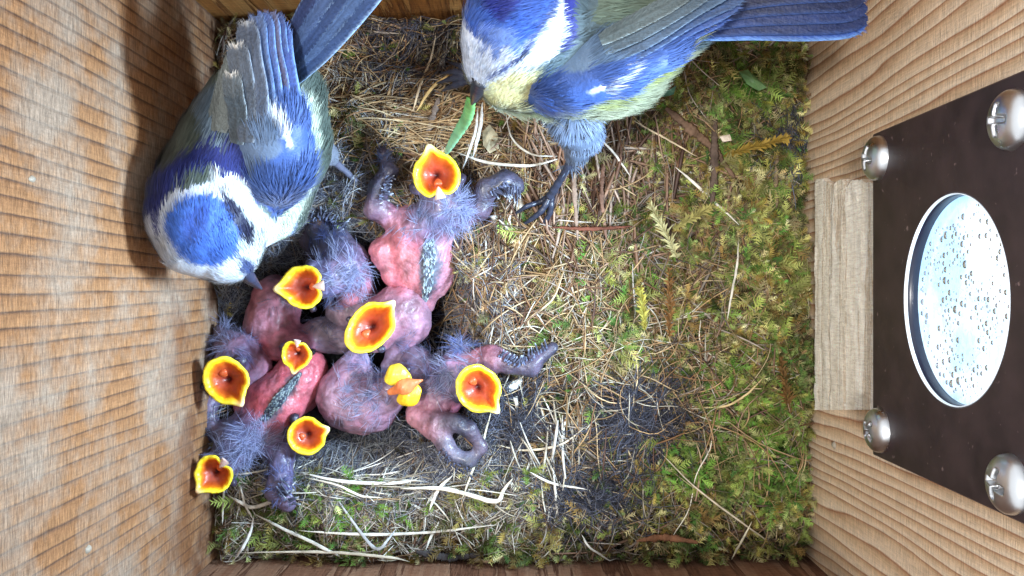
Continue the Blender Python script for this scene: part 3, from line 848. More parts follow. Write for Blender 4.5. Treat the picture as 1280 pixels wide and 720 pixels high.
# dried droppings stuck to the boards
def speck(label, c, nrm_axis, r_):
    n_, rows = 12, 4; th = np.arange(n_) * 2 * math.pi / n_; V = []
    for i_, (rr_, h_) in enumerate(((1, 0), (.8, .35), (.45, .55), (.02, .6))):
        rad = r_ * rr_ * (1 + .3 * noise(np.c_[np.cos(th) * 3 + c[1], np.sin(th) * 3], 1, 2))
        V.append(np.stack([np.full(n_, c[0] + nrm_axis * h_ * r_), c[1] + rad * np.cos(th), c[2] + rad * 1.4 * np.sin(th)], 1))
    V = np.concatenate(V)
    o = obj("dropping", mesh_from(V, ring_faces(n_, rows), np.tile(s2l((158, 150, 136)), (len(V), 1)), M_STRAW))
    o['label'] = label; o['category'] = "dropping"
speck("small white dropping on the right wall below the pale block", (5.998, -196 * 5.998 / 403, 18 - 5.998 * F / 403), -1, .07)
speck("small white dropping on the left wall near the bottom corner", (-5.998, -326 * 5.998 / 530, 18 - 5.998 * F / 530), 1, .06)
speck("small white dropping on the left wall near the top", (-5.998, 136 * 5.998 / 600, 18 - 5.998 * F / 600), 1, .05)

# big moss fronds that stand out
def frond(label, a, b_, col, size_px):
    A = P(a[0], a[1], .55); B = P(b_[0], b_[1], .75)
    n_ = 26
    path = np.array([A + (B - A) * t for t in np.linspace(0, 1, n_)]); path[:, 2] += .12 * np.sin(np.linspace(0, 3.1, n_))
    d = nrm(B - A); s = nrm(np.cross(d, [0, 0, 1]))
    parts = []
    base = np.asarray(s2l(col))
    V, T, C = [], [], []
    hw = size_px / 62
    for i in range(n_):
        t = i / (n_ - 1); ln = hw * (.45 + .55 * math.sin(math.pi * min(1, t * .85 + .12)))
        for sg in (-1, 1):
            for _ in range(2):
                c_ = path[i]; k = len(V)
                tip = c_ + s * sg * ln * random.uniform(.3, 1.0) + d * ln * random.uniform(.6, 1.4) + np.array([0, 0, random.uniform(-.02, .1)])
                e = d * .020
                V += [c_ - e, c_ + e, (c_ + tip) / 2 + e * .9 + np.array([0, 0, .02]) + R.normal(0, .012, 3), tip + R.normal(0, .03, 3)]
                T += [(k, k + 1, k + 2), (k, k + 2, k + 3)]
                q_ = base * random.uniform(.75, 1.25); C += [q_ * .7, q_ * .7, q_, q_ * 1.2]
    me = mesh_from(np.array(V), np.array(T), np.array(C), M_MOSS, smooth=False)
    o = obj("moss_frond", me); o['label'] = label; o['category'] = "moss"; o['group'] = "moss fronds lying loose"
frond("yellow-green moss tip pointing up in the centre right", (806, 412), (800, 362), (196, 190, 96), 9)
frond("rusty orange moss frond right of the yellow tip", (836, 420), (836, 338), (142, 102, 60), 8)
frond("pale cream moss frond in the right part of the nest", (846, 322), (812, 256), (206, 200, 150), 10)
frond("small pale moss frond branching off beside the cream one", (842, 285), (890, 258), (176, 168, 104), 8)
frond("yellow moss frond arching beside the right wall", (905, 195), (985, 172), (160, 134, 60), 9)
frond("orange moss frond beside the right wall, low down", (985, 520), (975, 450), (122, 92, 54), 9)

def scrap(name, label, cat, outline, col, z=.45, mat=None, group=None, fold=.05):
    """small flat scrap with thickness from a pixel outline"""
    _o = np.array([P(a, b_, z) for a, b_ in outline + outline[:1]]); o2 = np.concatenate([_o[i_] + (_o[i_ + 1] - _o[i_]) * f_ for i_ in range(len(outline)) for f_ in (np.array([0.0]), np.array([.5]))]).reshape(-1, 3)
    c0 = o2.mean(0); n_ = len(o2)
    o2 = o2 + np.c_[np.zeros((n_, 2)), fold * 1.6 * noise(o2, 4, 1)]
    top = np.concatenate([o2, c0 + (o2 - c0) * .5 + [0, 0, fold * .8], [c0 + [0, 0, fold]]])
    bot = top - [0, 0, .02]; V = np.concatenate([top, bot]); h = len(top)
    i = np.arange(n_); j = (i + 1) % n_
    q_ = np.concatenate([np.stack([i, j, n_ + j, n_ + i], 1), np.stack([h + j, h + i, h + n_ + i, h + n_ + j], 1), np.stack([j, i, h + i, h + j], 1)])
    t = np.concatenate([np.stack([n_ + i, n_ + j, np.full(n_, 2 * n_)], 1), np.stack([h + n_ + j, h + n_ + i, np.full(n_, h + 2 * n_)], 1)])
    base = np.asarray(s2l(col)); C = base * (1 + .25 * noise(V, 7, 2))[:, None]
    o = obj(name, mesh_from(V, [q_, t], C, mat or M_STRAW, smooth=False)); o['label'] = label; o['category'] = cat
    if group: o['group'] = group
scrap("flake", "white scrap right of the rightmost open beak", "flake", [(630, 487), (638, 478), (650, 473), (655, 477), (646, 486), (636, 491)], (235, 238, 236))
scrap("flake", "tiny white scrap below the other, right of the rightmost beak", "flake", [(641, 497), (647, 495), (650, 508), (645, 512)], (235, 238, 236))
scrap("flake", "pale flake beside the toes of the right adult", "flake", [(645, 248), (653, 243), (657, 262), (650, 270), (645, 264)], (200, 196, 186))
scrap("flake", "white flake under the right wing of the top nestling", "flake", [(612, 270), (620, 268), (625, 274), (618, 277)], (230, 232, 224))
scrap("flake", "white chip under the belly of the right adult", "flake", [(679, 143), (686, 142), (684, 158), (678, 159)], (235, 235, 230), z=.8)
scrap("dry_leaf", "papery beige leaf scrap right of the green grub", "leaf", [(603, 165), (612, 156), (622, 168), (624, 186), (612, 192), (604, 182)], (170, 158, 128), z=.5)
scrap("green_leaf", "bright green leaf tip on the moss below the tail", "leaf", [(925, 88), (936, 86), (948, 98), (958, 110), (948, 114), (934, 104)], (96, 132, 84), z=.5, mat=M_LEAF)
scrap("green_leaf", "small teal leaf piece beside the right adult's flank", "leaf", [(822, 112), (836, 112), (846, 106), (843, 117), (830, 120)], (90, 138, 120), z=.9, mat=M_LEAF)
scrap("dry_leaf", "pale seed husk by the brown twig in the moss", "leaf", [(899, 171), (912, 168), (914, 176), (903, 178)], (196, 184, 170), z=.6)

# ------------------------------------------------------------------ nestlings
PINK = (196, 124, 134); ROSE = (208, 140, 150); PURP = (156, 108, 124); GREYP = (118, 104, 118)
SLATE = (58, 60, 80); DOWN = (86, 90, 126); DKSL = (48, 48, 64)

def side_gape(root):
    for nm, chains, col in (
        ("gape_flange", [([(488, 474, 1.0, .12), (496, 467, 1.05, .16), (507, 472, 1.05, .09)], (222, 198, 60), .5), ([(502, 500, .95, .10), (512, 496, 1.0, .15), (521, 487, 1.0, .09)], (226, 188, 36), .5)], None),
        ("mouth_lining", [([(488, 490, .98, .10), (506, 483, 1.12, .12), (528, 475, 1.1, .04)], (206, 118, 70), .5)], None)):
        G_ = Body(.05)
        for pts, col, zs in chains: G_.chain(pts, col, zs)
        V, Q = G_.mesh(.022); V = V + G_.normal(V) * (.012 * noise(V, 9, 2))[:, None]
        obj(nm, mesh_from(V, Q, G_.color(V) * (1 + .15 * noise(V, 8, 1))[:, None], M_GAPE), root)

def gape(root, cx, cy, z, a, b_, ang, notch=False, tilt=(0, 0), squash=1.0):
    """open mouth. a = half width across, b_ = half length along the tip direction (photo px); ang = image direction of the beak tip in degrees, 0 = right, 90 = up"""
    z += .15; c = P(cx, cy, z); k = (H - z) / F
    A, B = a * k * 1.07, b_ * k * 1.07; m = (A + B) / 2
    th = np.arange(64) * 2 * math.pi / 64
    dth = np.minimum(th, 2 * math.pi - th)
    rr = 1 + .26 * np.exp(-(dth / .2) ** 2) - .05 * np.exp(-((dth - .55) / .25) ** 2)
    if notch: rr = rr - .26 * np.exp(-((th - math.pi) / .34) ** 2)
    a_k = .045 + .03 * ((cx * 7 + cy * 3) % 10) / 10
    rr = rr + a_k * noise(np.c_[np.cos(th) * 2.6 + cx, np.sin(th) * 2.6 + cy], 1, 1)
    tw = 1 + .5 * noise(np.c_[np.cos(th) * 3 + cy, np.sin(th) * 3 + cx], 1, 3)
    ca, sa = math.cos(math.radians(ang)), math.sin(math.radians(ang))
    U, Vv = np.array([ca, sa, 0]), np.array([-sa, ca, 0])
    nrmv = nrm(np.array([tilt[0], tilt[1], 1.0]) + .0)
    # rotate frame so its normal = nrmv
    q = Vector((0, 0, 1)).rotation_difference(Vector(nrmv)).to_matrix()
    q = np.array(q); U, Vv, Nn = q @ U, q @ Vv, q @ np.array([0, 0, 1.0])
    def row(s, t, col, tipc=None):
        h = t * (tw if t > 0 else 1) + .22 * np.cos(th) ** 2 * s + .05 * np.exp(-(dth / .25) ** 2)
        p = c + np.outer(rr * np.cos(th) * s * B, U) + np.outer(rr * np.sin(th) * s * A, Vv) + np.outer(h * m, Nn)
        C = np.tile(s2l(col), (64, 1))
        if tipc is not None:
            w_ = np.exp(-(dth / .2) ** 2)[:, None]; C = C * (1 - w_) + s2l(tipc) * w_
        return p, C
    YEL, YL = (244, 206, 24), (252, 230, 64)
    rim = [row(.45, -.62, (128, 96, 96)), row(.76, -.42, (226, 186, 60)), row(.93, -.17, YEL, (236, 190, 130)), row(1.02, -.04, YEL, (246, 214, 160)), row(1.03, .06, YL, (250, 226, 190)), row(.96, .12, YL, (250, 220, 170)), row(.86, .09, (250, 206, 30), (240, 180, 100)), row(.77, .0, (244, 176, 24))]
    lin = [row(.77, .0, (238, 160, 30)), row(.72, -.10, (218, 122, 30)), row(.64, -.22, (190, 88, 30)), row(.50, -.32, (166, 68, 30)), row(.34, -.36, (158, 60, 32)), row(.18, -.42, (128, 42, 24)), row(.07, -.58, (84, 18, 12)), row(.005, -.6, (70, 14, 10))]
    # the flange is fleshier on some stretches than on others
    sh = .055 * noise(np.c_[np.cos(th) * 2.2 + cx, np.sin(th) * 2.2 - cy], 1, 4)
    for rows, idx in ((rim, (5, 6, 7)), (lin, (0, 1, 2))):
        for i_ in idx:
            p_, C_ = rows[i_]; rows[i_] = (c + (p_ - c) * (1 + sh * (1.0 if i_ != 5 else .5))[:, None], C_ * (1 + .5 * sh)[:, None])
    for nm, rows in (("gape_flange", rim), ("mouth_lining", lin)):
        obj(nm, mesh_from(np.concatenate([r[0] for r in rows]), ring_faces(64, len(rows)), np.concatenate([r[1] for r in rows]), M_GAPE), root)
    # tongue
    n, mth = 16, np.arange(16) * 2 * math.pi / 16
    rows = []
    for t in np.linspace(0, 1, 9):
        w_ = .12 * math.sin(math.pi * min(1, .12 + .8 * t)) + .01; pos = -.56 + .42 * t
        cc = c + U * B * pos + Nn * m * (-.34 + .10 * math.sin(t * 3.1))
        rows.append(cc + np.outer(np.cos(mth) * w_ * A * 1.5, Vv) + np.outer(np.sin(mth) * w_ * m * .6, Nn))
    obj("tongue", mesh_from(np.concatenate(rows), ring_faces(16, 9), np.tile(s2l((186, 86, 44)), (16 * 9, 1)), M_GAPE), root)
    # horny tip of the other mandible pointing over the mouth
    if notch:
        rows = []
        for t in np.linspace(0, 1, 8):
            w_ = .24 * (1 - t) ** .7 + .012
            cc = c - U * B * (1.0 - .52 * t) + Nn * m * (.30 - .12 * t * t)
            rows.append(cc + np.outer(np.cos(mth) * w_ * A, Vv) + np.outer(np.sin(mth) * w_ * m * .6, Nn))
        obj("beak_tip", mesh_from(np.concatenate(rows), ring_faces(16, 8), np.tile(s2l((214, 190, 184)), (128, 1)), M_GAPE), root)

def pixcolor(p, polys, base, jit=2.5, rg=R):
    px = topix(p); nz = np.stack([noise(p, 4, 1), noise(p, 4, 2)], 1) * jit + rg.normal(0, jit * .35, (len(p), 2))
    out = 0
    for _ in range(7):
        q_ = px + nz + rg.normal(0, jit * .7, (len(p), 2))
        c = base.copy()
        for poly, col in polys:
            c[inpoly(q_, poly)] = s2l(col)
        out = out + c / 7
    return out

def nestling(label, prims, gp, down=(), quills=(), polys=(), tract=None):
    t = thing("nestling", label, "nestling", "nestlings begging in the nest")
    B = Body(.09)
    for pts, col in prims: B.chain(pts, col)
    _k = (H - gp[2]) / F; _a = math.radians(gp[5])
    for sg in (-1, 1):      # bulging closed eyes at the sides of the head
        ex = gp[0] - math.cos(_a) * gp[4] * .35 + sg * math.sin(_a) * gp[3] * 1.12
        ey = gp[1] + math.sin(_a) * gp[4] * .35 + sg * math.cos(_a) * gp[3] * 1.12
        B.chain([(ex, ey, gp[2] - .30, gp[3] * _k * .30)], (48, 46, 66))
        B.chain([(gp[0], gp[1], gp[2] - .55, gp[3] * _k * .62)], prims[-1][1] if False else (96, 84, 108))
    V, Q = B.mesh(.042)
    n_ = B.normal(V); V0 = V.copy()
    wr = noise(V + .3 * noise(V, 1.2, 1)[:, None], 5, 2)
    V = V + n_ * (.005 * noise(V, 11, 1) - .020 * np.exp(-(wr / .10) ** 2) + .03 * noise(V, 3, 3))[:, None]
    C = B.color(V)
    mixn = np.clip(.15 + .5 * noise(V, 1.9, 4), 0, .6)[:, None] * np.clip(C.mean(1) * 7, 0, 1)[:, None]
    C = C * (1 - mixn) + s2l((138, 118, 138)) * mixn
    red = np.clip(noise(V, 2.6, 5) - .2, 0, .6)[:, None] * np.clip(C[:, :1] * 4 - .6, 0, 1); C = C * (1 - red) + s2l((176, 84, 98)) * red
    C = C * (1 + .16 * noise(V, 6, 3)[:, None]); C[:, 0] *= 1 + .14 * noise(V, 3.2, 1)
    if polys: C = pixcolor(V, polys, C, 3)
    obj("body", mesh_from(V, Q, np.clip(C, .01, 1), M_SKIN), t)
    if abs(gp[0] - 503) < 1: side_gape(t)
    else: gape(t, *gp)
    # down tufts: (px, py, z, spread px, count, length, colour)
    parts_v, parts_q, parts_t, parts_c, off = [], [], [], [], 0
    allp = B.sample(14000)
    alln = B.normal(allp)
    px = topix(allp)
    for dx, dy, sp, cnt, ln, col in down:
        w_ = np.exp(-.5 * ((px[:, 0] - dx) ** 2 + (px[:, 1] - dy) ** 2) / sp ** 2) * (alln[:, 2] > -.1)
        if w_.sum() <= 0: continue
        g_ = ((px[:, 0] - gp[0]) / (gp[4] * 1.12)) ** 2 + ((px[:, 1] - gp[1]) / (gp[4] * 1.12)) ** 2
        w_ = w_ * (g_ > 1); cnt = int(cnt * .6)
        ce = R.choice(len(allp), max(4, cnt // 9), p=w_ / w_.sum())
        dd_ = ((allp[:, None] - allp[ce][None]) ** 2).sum(-1).min(1); w_ = w_ * np.exp(-dd_ / .006)
        i = R.choice(len(allp), cnt, p=w_ / w_.sum())
        p_, nn_ = allp[i], alln[i]
        rad_ = np.c_[(px[i, 0] - dx), -(px[i, 1] - dy), np.zeros(cnt)] / sp
        near = ((p_[:, None] - allp[ce][None]) ** 2).sum(-1).argmin(1)
        cd = nrm(R.normal(0, 1, (len(ce), 3)) * [1, 1, .3])[near]
        d = nrm(R.normal(0, .28, (cnt, 3)) + nn_ * .3 + rad_ * .35 + cd * .9)
        c_ = np.asarray(s2l(col)) * R.uniform(.7, 1.5, (cnt, 1))
        v, f, cc = blades(p_, nn_, d, ln * .9 * R.uniform(.4, 1.6, cnt), .0040, R.uniform(.1, .9, cnt), c_, 1.3)
        parts_v.append(v); parts_q.append(f[0] + off); parts_t.append(f[1] + off); parts_c.append(cc); off += len(v)
    if parts_v:
        obj("down", mesh_from(np.concatenate(parts_v), [np.concatenate(parts_q), np.concatenate(parts_t)], np.concatenate(parts_c), M_DOWN, smooth=False), t, kind='stuff')
    # rows of quills in pin along the wings: polyline (px,py,z), side, count, length
    for pts, cnt, ln, ang in quills:
        c = catmull([P(*a) for a in pts], cnt)
        tg = nrm(np.gradient(c, axis=0))
        for rowi, (lift, col, s, sf) in enumerate(((.55, (56, 60, 80), 1, 1.0), (.9, (84, 92, 120), .55, .3))):
            out = nrm(np.stack([-tg[:, 1], tg[:, 0], 0 * tg[:, 0]], 1) * ang + tg * .35 + np.array([0, 0, lift * .5]))
            st = c + out * .10 * sf + np.array([0, 0, .10])
            out = nrm(out + R.normal(0, .22, out.shape) * [1, 1, .5]); st = st + R.normal(0, .018, st.shape)
            u = np.linspace(0, 1, 6)[None, :, None]
            path = st[:, None] + out[:, None] * (ln * s * R.uniform(.55, 1.2, (cnt, 1, 1))) * u + np.array([0, 0, -.06]) * u ** 2
            rad = .026 * (1 - .5 * u[..., 0]) * np.ones((cnt, 1))
            cols = np.repeat(np.tile(s2l(col), (cnt, 1))[:, None], 6, 1); cols[:, -1] = s2l((176, 184, 196)); cols[:, -2] = s2l((120, 130, 150))
            v, q, cc = tubes(path, rad, cols, 5)
            obj("pin_feathers", mesh_from(v, q, cc, M_VANE), t, kind='stuff')
    if tract:
        pts, wpx, cnt = tract
        c = catmull([P(*a) for a in pts], 60)
        i = R.integers(0, 59, cnt); p_ = c[i].copy(); tg = nrm(c[np.minimum(i + 1, 59)] - c[np.maximum(i - 1, 0)])
        sd = np.stack([-tg[:, 1], tg[:, 0], 0 * tg[:, 0]], 1)
        p_ += sd * (R.uniform(-1, 1, cnt) * wpx / 62 * np.sin(math.pi * (.15 + .8 * i / 60)))[:, None]
        for _ in range(5): p_ = p_ - B.normal(p_) * B.f(p_)[:, None]
        nn_ = B.normal(p_)
        c_ = pick([(70, 82, 100), (104, 122, 134), (52, 58, 76), (140, 156, 160)], cnt)
        v, f, cc = blades(p_, nn_, tg, .10, .022, .5, c_, 1.5)
        obj("feather_tract", mesh_from(v, f, cc, M_VANE, smooth=False), t, kind='stuff')
    return t

nestling("topmost nestling with pink back and both dark wings spread wide",
  [([(520, 288, .35, .50), (528, 330, .05, .58), (528, 374, -.2, .26)], PINK), ([(530, 285, .75, .17), (537, 320, .58, .15), (538, 350, .35, .15), (533, 382, -.1, .12)], (150, 90, 106)), ([(505, 288, .6, .2), (512, 318, .45, .16)], ROSE), ([(556, 290, .55, .18), (552, 320, .4, .16)], ROSE), ([(504, 300, .3, .2), (478, 314, .3, .24), (492, 344, .2, .2), (506, 362, -.1, .15)], (186, 112, 124)),
   ([(558, 335, .0, .30), (552, 362, -.2, .15)], ROSE),
   ([(528, 284, .55, .42), (556, 262, .8, .40), (550, 238, .9, .34)], DOWN),
   ([(500, 276, .5, .26), (470, 262, .7, .21)], (120, 84, 104)),
   ([(470, 262, .7, .2), (473, 236, .85, .16), (487, 214, .9, .15), (478, 188, .85, .12)], SLATE),
   ([(578, 270, .5, .26), (600, 262, .5, .2)], PURP), ([(600, 262, .7, .2), (608, 236, .8, .17), (632, 226, .8, .19), (648, 234, .75, .15)], SLATE)],
  (545, 219, 1.30, 27, 28, 102, True, (0, -.1)),
  down=[(558, 262, 20, 900, .34, (150, 160, 196)), (585, 255, 14, 250, .3, (150, 160, 196)), (478, 195, 8, 120, .2, (92, 104, 140)), (520, 270, 14, 180, .3, (150, 160, 196))],
  quills=[([(612, 238, .92), (630, 230, .95), (648, 234, .9)], 15, .26, -1), ([(474, 248, .95), (482, 222, .98)], 10, .14, -1)],
  polys=[([(526, 306), (546, 304), (551, 330), (545, 358), (535, 372), (524, 362), (522, 340)], (92, 96, 112))],
  tract=([(537, 300, 1), (538, 330, .9), (532, 372, .2)], 11, 260))

nestling("nestling with blue-grey head fuzz beside the left adult's beak, mouth opening left",
  [([(430, 330, .3, .42), (408, 352, .6, .36)], DOWN), ([(436, 338, .1, .45), (446, 372, -.3, .45)], PURP),
   ([(402, 282, .0, .36), (416, 304, .1, .36), (432, 322, .1, .36)], SLATE), ([(386, 296, -.2, .24), (400, 320, -.3, .22)], SLATE)],
  (380, 359, 1.05, 25, 26, 184, True, (-.1, 0)),
  down=[(430, 340, 22, 1100, .36, (150, 158, 192)), (402, 285, 18, 500, .26, (84, 94, 140)), (410, 372, 10, 160, .3, (116, 128, 176))],
  quills=[([(392, 278, .35), (408, 276, .4), (424, 288, .4)], 11, .2, 1)])

nestling("nestling in the middle of the nest with the widest slanting yellow mouth",
  [([(482, 398, .2, .45), (502, 384, .0, .5), (510, 404, -.1, .46)], PURP), ([(510, 404, -.1, .4), (500, 440, -.2, .24), (486, 458, -.2, .18)], (132, 108, 138)),
   ([(470, 420, .4, .36)], PURP), ([(455, 390, -.2, .4), (430, 392, -.4, .4)], GREYP)],
  (464, 409, 1.25, 24, 33, 47, False, (0, 0)),
  down=[(498, 430, 12, 120, .25, (150, 150, 190)), (440, 385, 12, 120, .25, (120, 126, 160))])

nestling("small-mouthed nestling between the middle and the left beaks",
  [([(345, 376, -.1, .55), (338, 404, -.1, .5), (352, 424, .0, .34), (372, 434, .3, .28)], (150, 92, 108)),
   ([(330, 420, -.1, .3), (345, 438, -.1, .24)], (178, 84, 96)),
   ([(400, 418, -.2, .38), (424, 424, -.3, .36)], GREYP)],
  (371, 443, .95, 17, 18, 262, True, (0, -.1)),
  down=[(350, 372, 14, 120, .25, (110, 104, 120)), (400, 410, 14, 200, .22, (120, 122, 150))])

nestling("nestling against the left wall with a large round open mouth",
  [([(296, 446, .4, .42), (286, 462, .5, .36)], (106, 96, 132)), ([(300, 440, .3, .36), (318, 456, .0, .34), (306, 470, .0, .34)], (134, 96, 120)),
   ([(280, 425, .2, .26), (276, 412, .2, .16)], SLATE)],
  (283, 475, 1.1, 25, 28, 305, False, (.05, 0)),
  down=[(285, 425, 16, 450, .34, (140, 146, 180)), (308, 440, 12, 150, .26, (120, 118, 160))])

nestling("dark-headed nestling low in the nest with mouth turned right",
  [([(356, 560, -.1, .36), (372, 548, .2, .34)], (70, 66, 80)), ([(352, 556, -.3, .36), (330, 540, -.5, .4)], GREYP), ([(380, 520, -.9, .4)], DKSL)],
  (384, 544, .8, 22, 22, 18, False, (.05, 0)),
  down=[(352, 570, 12, 200, .24, (104, 104, 130))])

nestling("nestling at the lower left corner with grey stripe down its red back",
  [([(316, 542, .3, .46), (296, 556, .5, .4), (284, 574, .6, .32)], DOWN),
   ([(330, 528, .1, .42), (348, 502, .1, .52), (376, 468, -.1, .50), (388, 458, -.2, .34)], (186, 92, 104)),
   ([(380, 500, -.3, .28), (404, 484, -.4, .2)], (160, 84, 100)), ([(310, 500, .0, .3), (322, 488, .0, .28)], (196, 100, 112)),
   ([(292, 536, .2, .2), (266, 540, .2, .16), (256, 522, .2, .16), (260, 502, .2, .15), (276, 494, .1, .14)], (84, 84, 112)),
   ([(332, 548, .2, .26), (352, 570, .6, .24), (352, 596, .8, .2), (346, 612, .8, .2), (360, 630, .75, .17)], (96, 90, 124))],
  (268, 592, 1.15, 22, 22, 228, True, (.05, 0)),
  down=[(305, 560, 20, 1100, .36, (150, 160, 196)), (330, 545, 16, 300, .26, (152, 156, 188)), (262, 520, 12, 120, .16, (110, 116, 150)), (352, 605, 16, 260, .2, (112, 124, 176))],
  quills=[([(352, 596, 1.0), (346, 612, 1.0), (362, 630, .95)], 14, .2, 1), ([(266, 540, .4), (256, 522, .4), (260, 502, .4)], 12, .12, 1)],
  polys=[([(322, 530), (335, 505), (360, 472), (376, 466), (372, 482), (352, 508), (334, 532)], (92, 88, 104))],
  tract=([(326, 528, .8), (348, 500, .9), (374, 468, .6)], 9, 300))

nestling("nestling seen side-on with its yellow beak folded half open",
  [([(432, 500, .0, .58), (464, 504, .1, .56), (482, 492, .4, .38), (492, 484, .6, .28)], (140, 108, 132)),
   ([(440, 470, .0, .4), (426, 488, .0, .44)], (146, 112, 138)), ([(428, 520, -.3, .3), (455, 528, -.3, .3)], (160, 112, 124)),
   ([(446, 448, -.1, .26), (436, 462, -.1, .3)], (150, 140, 176))],
  (503, 483, 1.0, 19, 24, 318, False, (-.75, .75)),
  down=[(455, 492, 22, 700, .26, (152, 156, 188)), (485, 475, 14, 260, .28, (120, 128, 170)), (448, 452, 12, 150, .25, (150, 152, 190))])

nestling("rightmost nestling with outstretched dark wing and big oval mouth",
  [([(566, 468, .5, .42), (584, 478, .7, .34)], (92, 98, 134)), ([(548, 486, .2, .5), (528, 476, .1, .44), (520, 452, .0, .36)], (118, 100, 124)),
   ([(548, 505, .2, .34), (560, 500, .2, .3)], (186, 96, 116)), ([(575, 440, .4, .22)], DOWN),
   ([(580, 456, .6, .26), (614, 446, .8, .22)], (168, 108, 120)), ([(614, 446, .8, .20), (640, 456, .85, .17), (664, 458, .85, .17), (690, 434, .85, .14)], SLATE),
   ([(520, 520, .4, .24), (546, 534, .6, .25)], (176, 128, 140)), ([(548, 526, .7, .16), (572, 528, .85, .13), (588, 538, .9, .12), (602, 556, .85, .11)], (64, 64, 82)),
   ([(544, 536, .65, .17), (556, 556, .75, .13), (570, 571, .8, .12), (588, 577, .82, .11), (601, 562, .85, .10)], (84, 84, 102))],
  (598, 485, 1.2, 25, 29, 310, False, (.08, 0)),
  down=[(565, 455, 22, 700, .3, (146, 154, 186)), (576, 432, 7, 260, .38, (128, 144, 196)), (540, 470, 16, 260, .26, (120, 128, 170))],
  quills=[([(622, 448, .98), (650, 458, .98), (684, 438, .95)], 22, .13, 1), ([(556, 558, .86), (568, 574, .9), (588, 584, .9)], 12, .10, -1)])

# ------------------------------------------------------------------ adult birds
def feather(name, parent, pts, wpx, col, edge, tipcol=None, curve=.10, label=None):
    """one flight feather: vane with thickness, a shaft ridge and a rounded tip. pts (px,py,z), width in px"""
    n_, m_ = 34, 11
    c = catmull([P(*a) for a in pts], n_)
    tg = nrm(np.gradient(c, axis=0)); s = nrm(np.cross(tg, [0, 0, 1.0])); up = np.cross(s, tg)
    t = np.linspace(0, 1, n_); z = c[:, 2].mean()
    hw = wpx / 2 * (H - z) / F * (np.clip(t / .25, 0, 1) ** .5 * .35 + .65) * np.sqrt(np.clip(1 - ((t - .82) / .18).clip(0) ** 2.4, 0.02, 1))
    u = np.linspace(-1, 1, m_)
    V = c[:, None] + s[:, None] * (u[None, :, None] * hw[:, None, None]) - up[:, None] * (curve * hw[:, None] * u[None] ** 2)[..., None]
    V = V + up[:, None] * (.012 * np.exp(-(u / .12) ** 2))[None, :, None]
    V += up[:, None] * (.004 * noise(np.c_[(t[:, None] * 22 + 5 * np.abs(u)[None]).ravel(), np.zeros(n_ * m_)], 1.5, 1).reshape(n_, m_))[..., None]
    base, ed = np.asarray(s2l(col)), np.asarray(s2l(edge))
    w_ = np.clip((u[None, :, None] - .74) / .18, 0, 1) + .5 * np.clip((-u[None, :, None] - .82) / .12, 0, 1)
    C = base * (1 - w_) + ed * w_
    C = C * (1 - .28 * np.exp(-(u / .09) ** 2))[None, :, None]
    C = C * (1 + .06 * np.sin((t[:, None] * 60 + 18 * np.abs(u)[None]) * 2.2))[..., None]
    C = C * (1 + .3 * noise(np.c_[(t[:, None] * 3 + 0 * u[None]).ravel(), (0 * t[:, None] + 4 * u[None]).ravel() + pts[0][0]], 1.5, 2).reshape(n_, m_, 1)) * .92
    C = np.broadcast_to(C, (n_, m_, 3)).copy()
    if tipcol is not None:
        w2 = (np.clip((t - .93) / .05, 0, 1))[:, None, None]; C = C * (1 - w2) + s2l(tipcol) * w2
    top = V.reshape(-1, 3); bot = (V - up[:, None] * .012).reshape(-1, 3)
    A = np.concatenate([top, bot]); h = n_ * m_
    i = (np.arange(n_ - 1)[:, None] * m_ + np.arange(m_ - 1)).ravel()
    q = np.stack([i, i + 1, i + m_ + 1, i + m_], 1)
    r = np.arange(n_ - 1) * m_; e1 = np.stack([r, r + m_, r + m_ + h, r + h], 1); r2 = r + m_ - 1; e2 = np.stack([r2 + m_, r2, r2 + h, r2 + m_ + h], 1)
    nb = 900      # loose barbs along the vane
    ti = R.integers(1, n_ - 1, nb); sg = R.choice([-1, 1], nb); uu = R.uniform(.02, .88, nb)
    bp_ = c[ti] + s[ti] * (sg * uu * hw[ti])[:, None] - up[ti] * (curve * hw[ti] * uu ** 2 - .003)[:, None]
    bd = tg[ti] + s[ti] * sg[:, None] * .38 + up[ti] * -.04
    bc = C[ti, np.clip(((sg * uu + 1) * .5 * (m_ - 1)).round().astype(int), 0, m_ - 1)] * R.uniform(.84, 1.22, (nb, 1))
    bv, bf, bcc = blades(bp_, up[ti], bd, R.uniform(.05, .12, nb), .0032, .015, bc, 1.1)
    k0 = 2 * h
    o = obj(name, mesh_from(np.concatenate([A, bv]), [q, q[:, ::-1] + h, e1, e2, bf[0] + k0, bf[1] + k0], np.concatenate([C.reshape(-1, 3)] * 2 + [bcc]), M_VANE), parent)
    if label: o['label'] = label
    return o

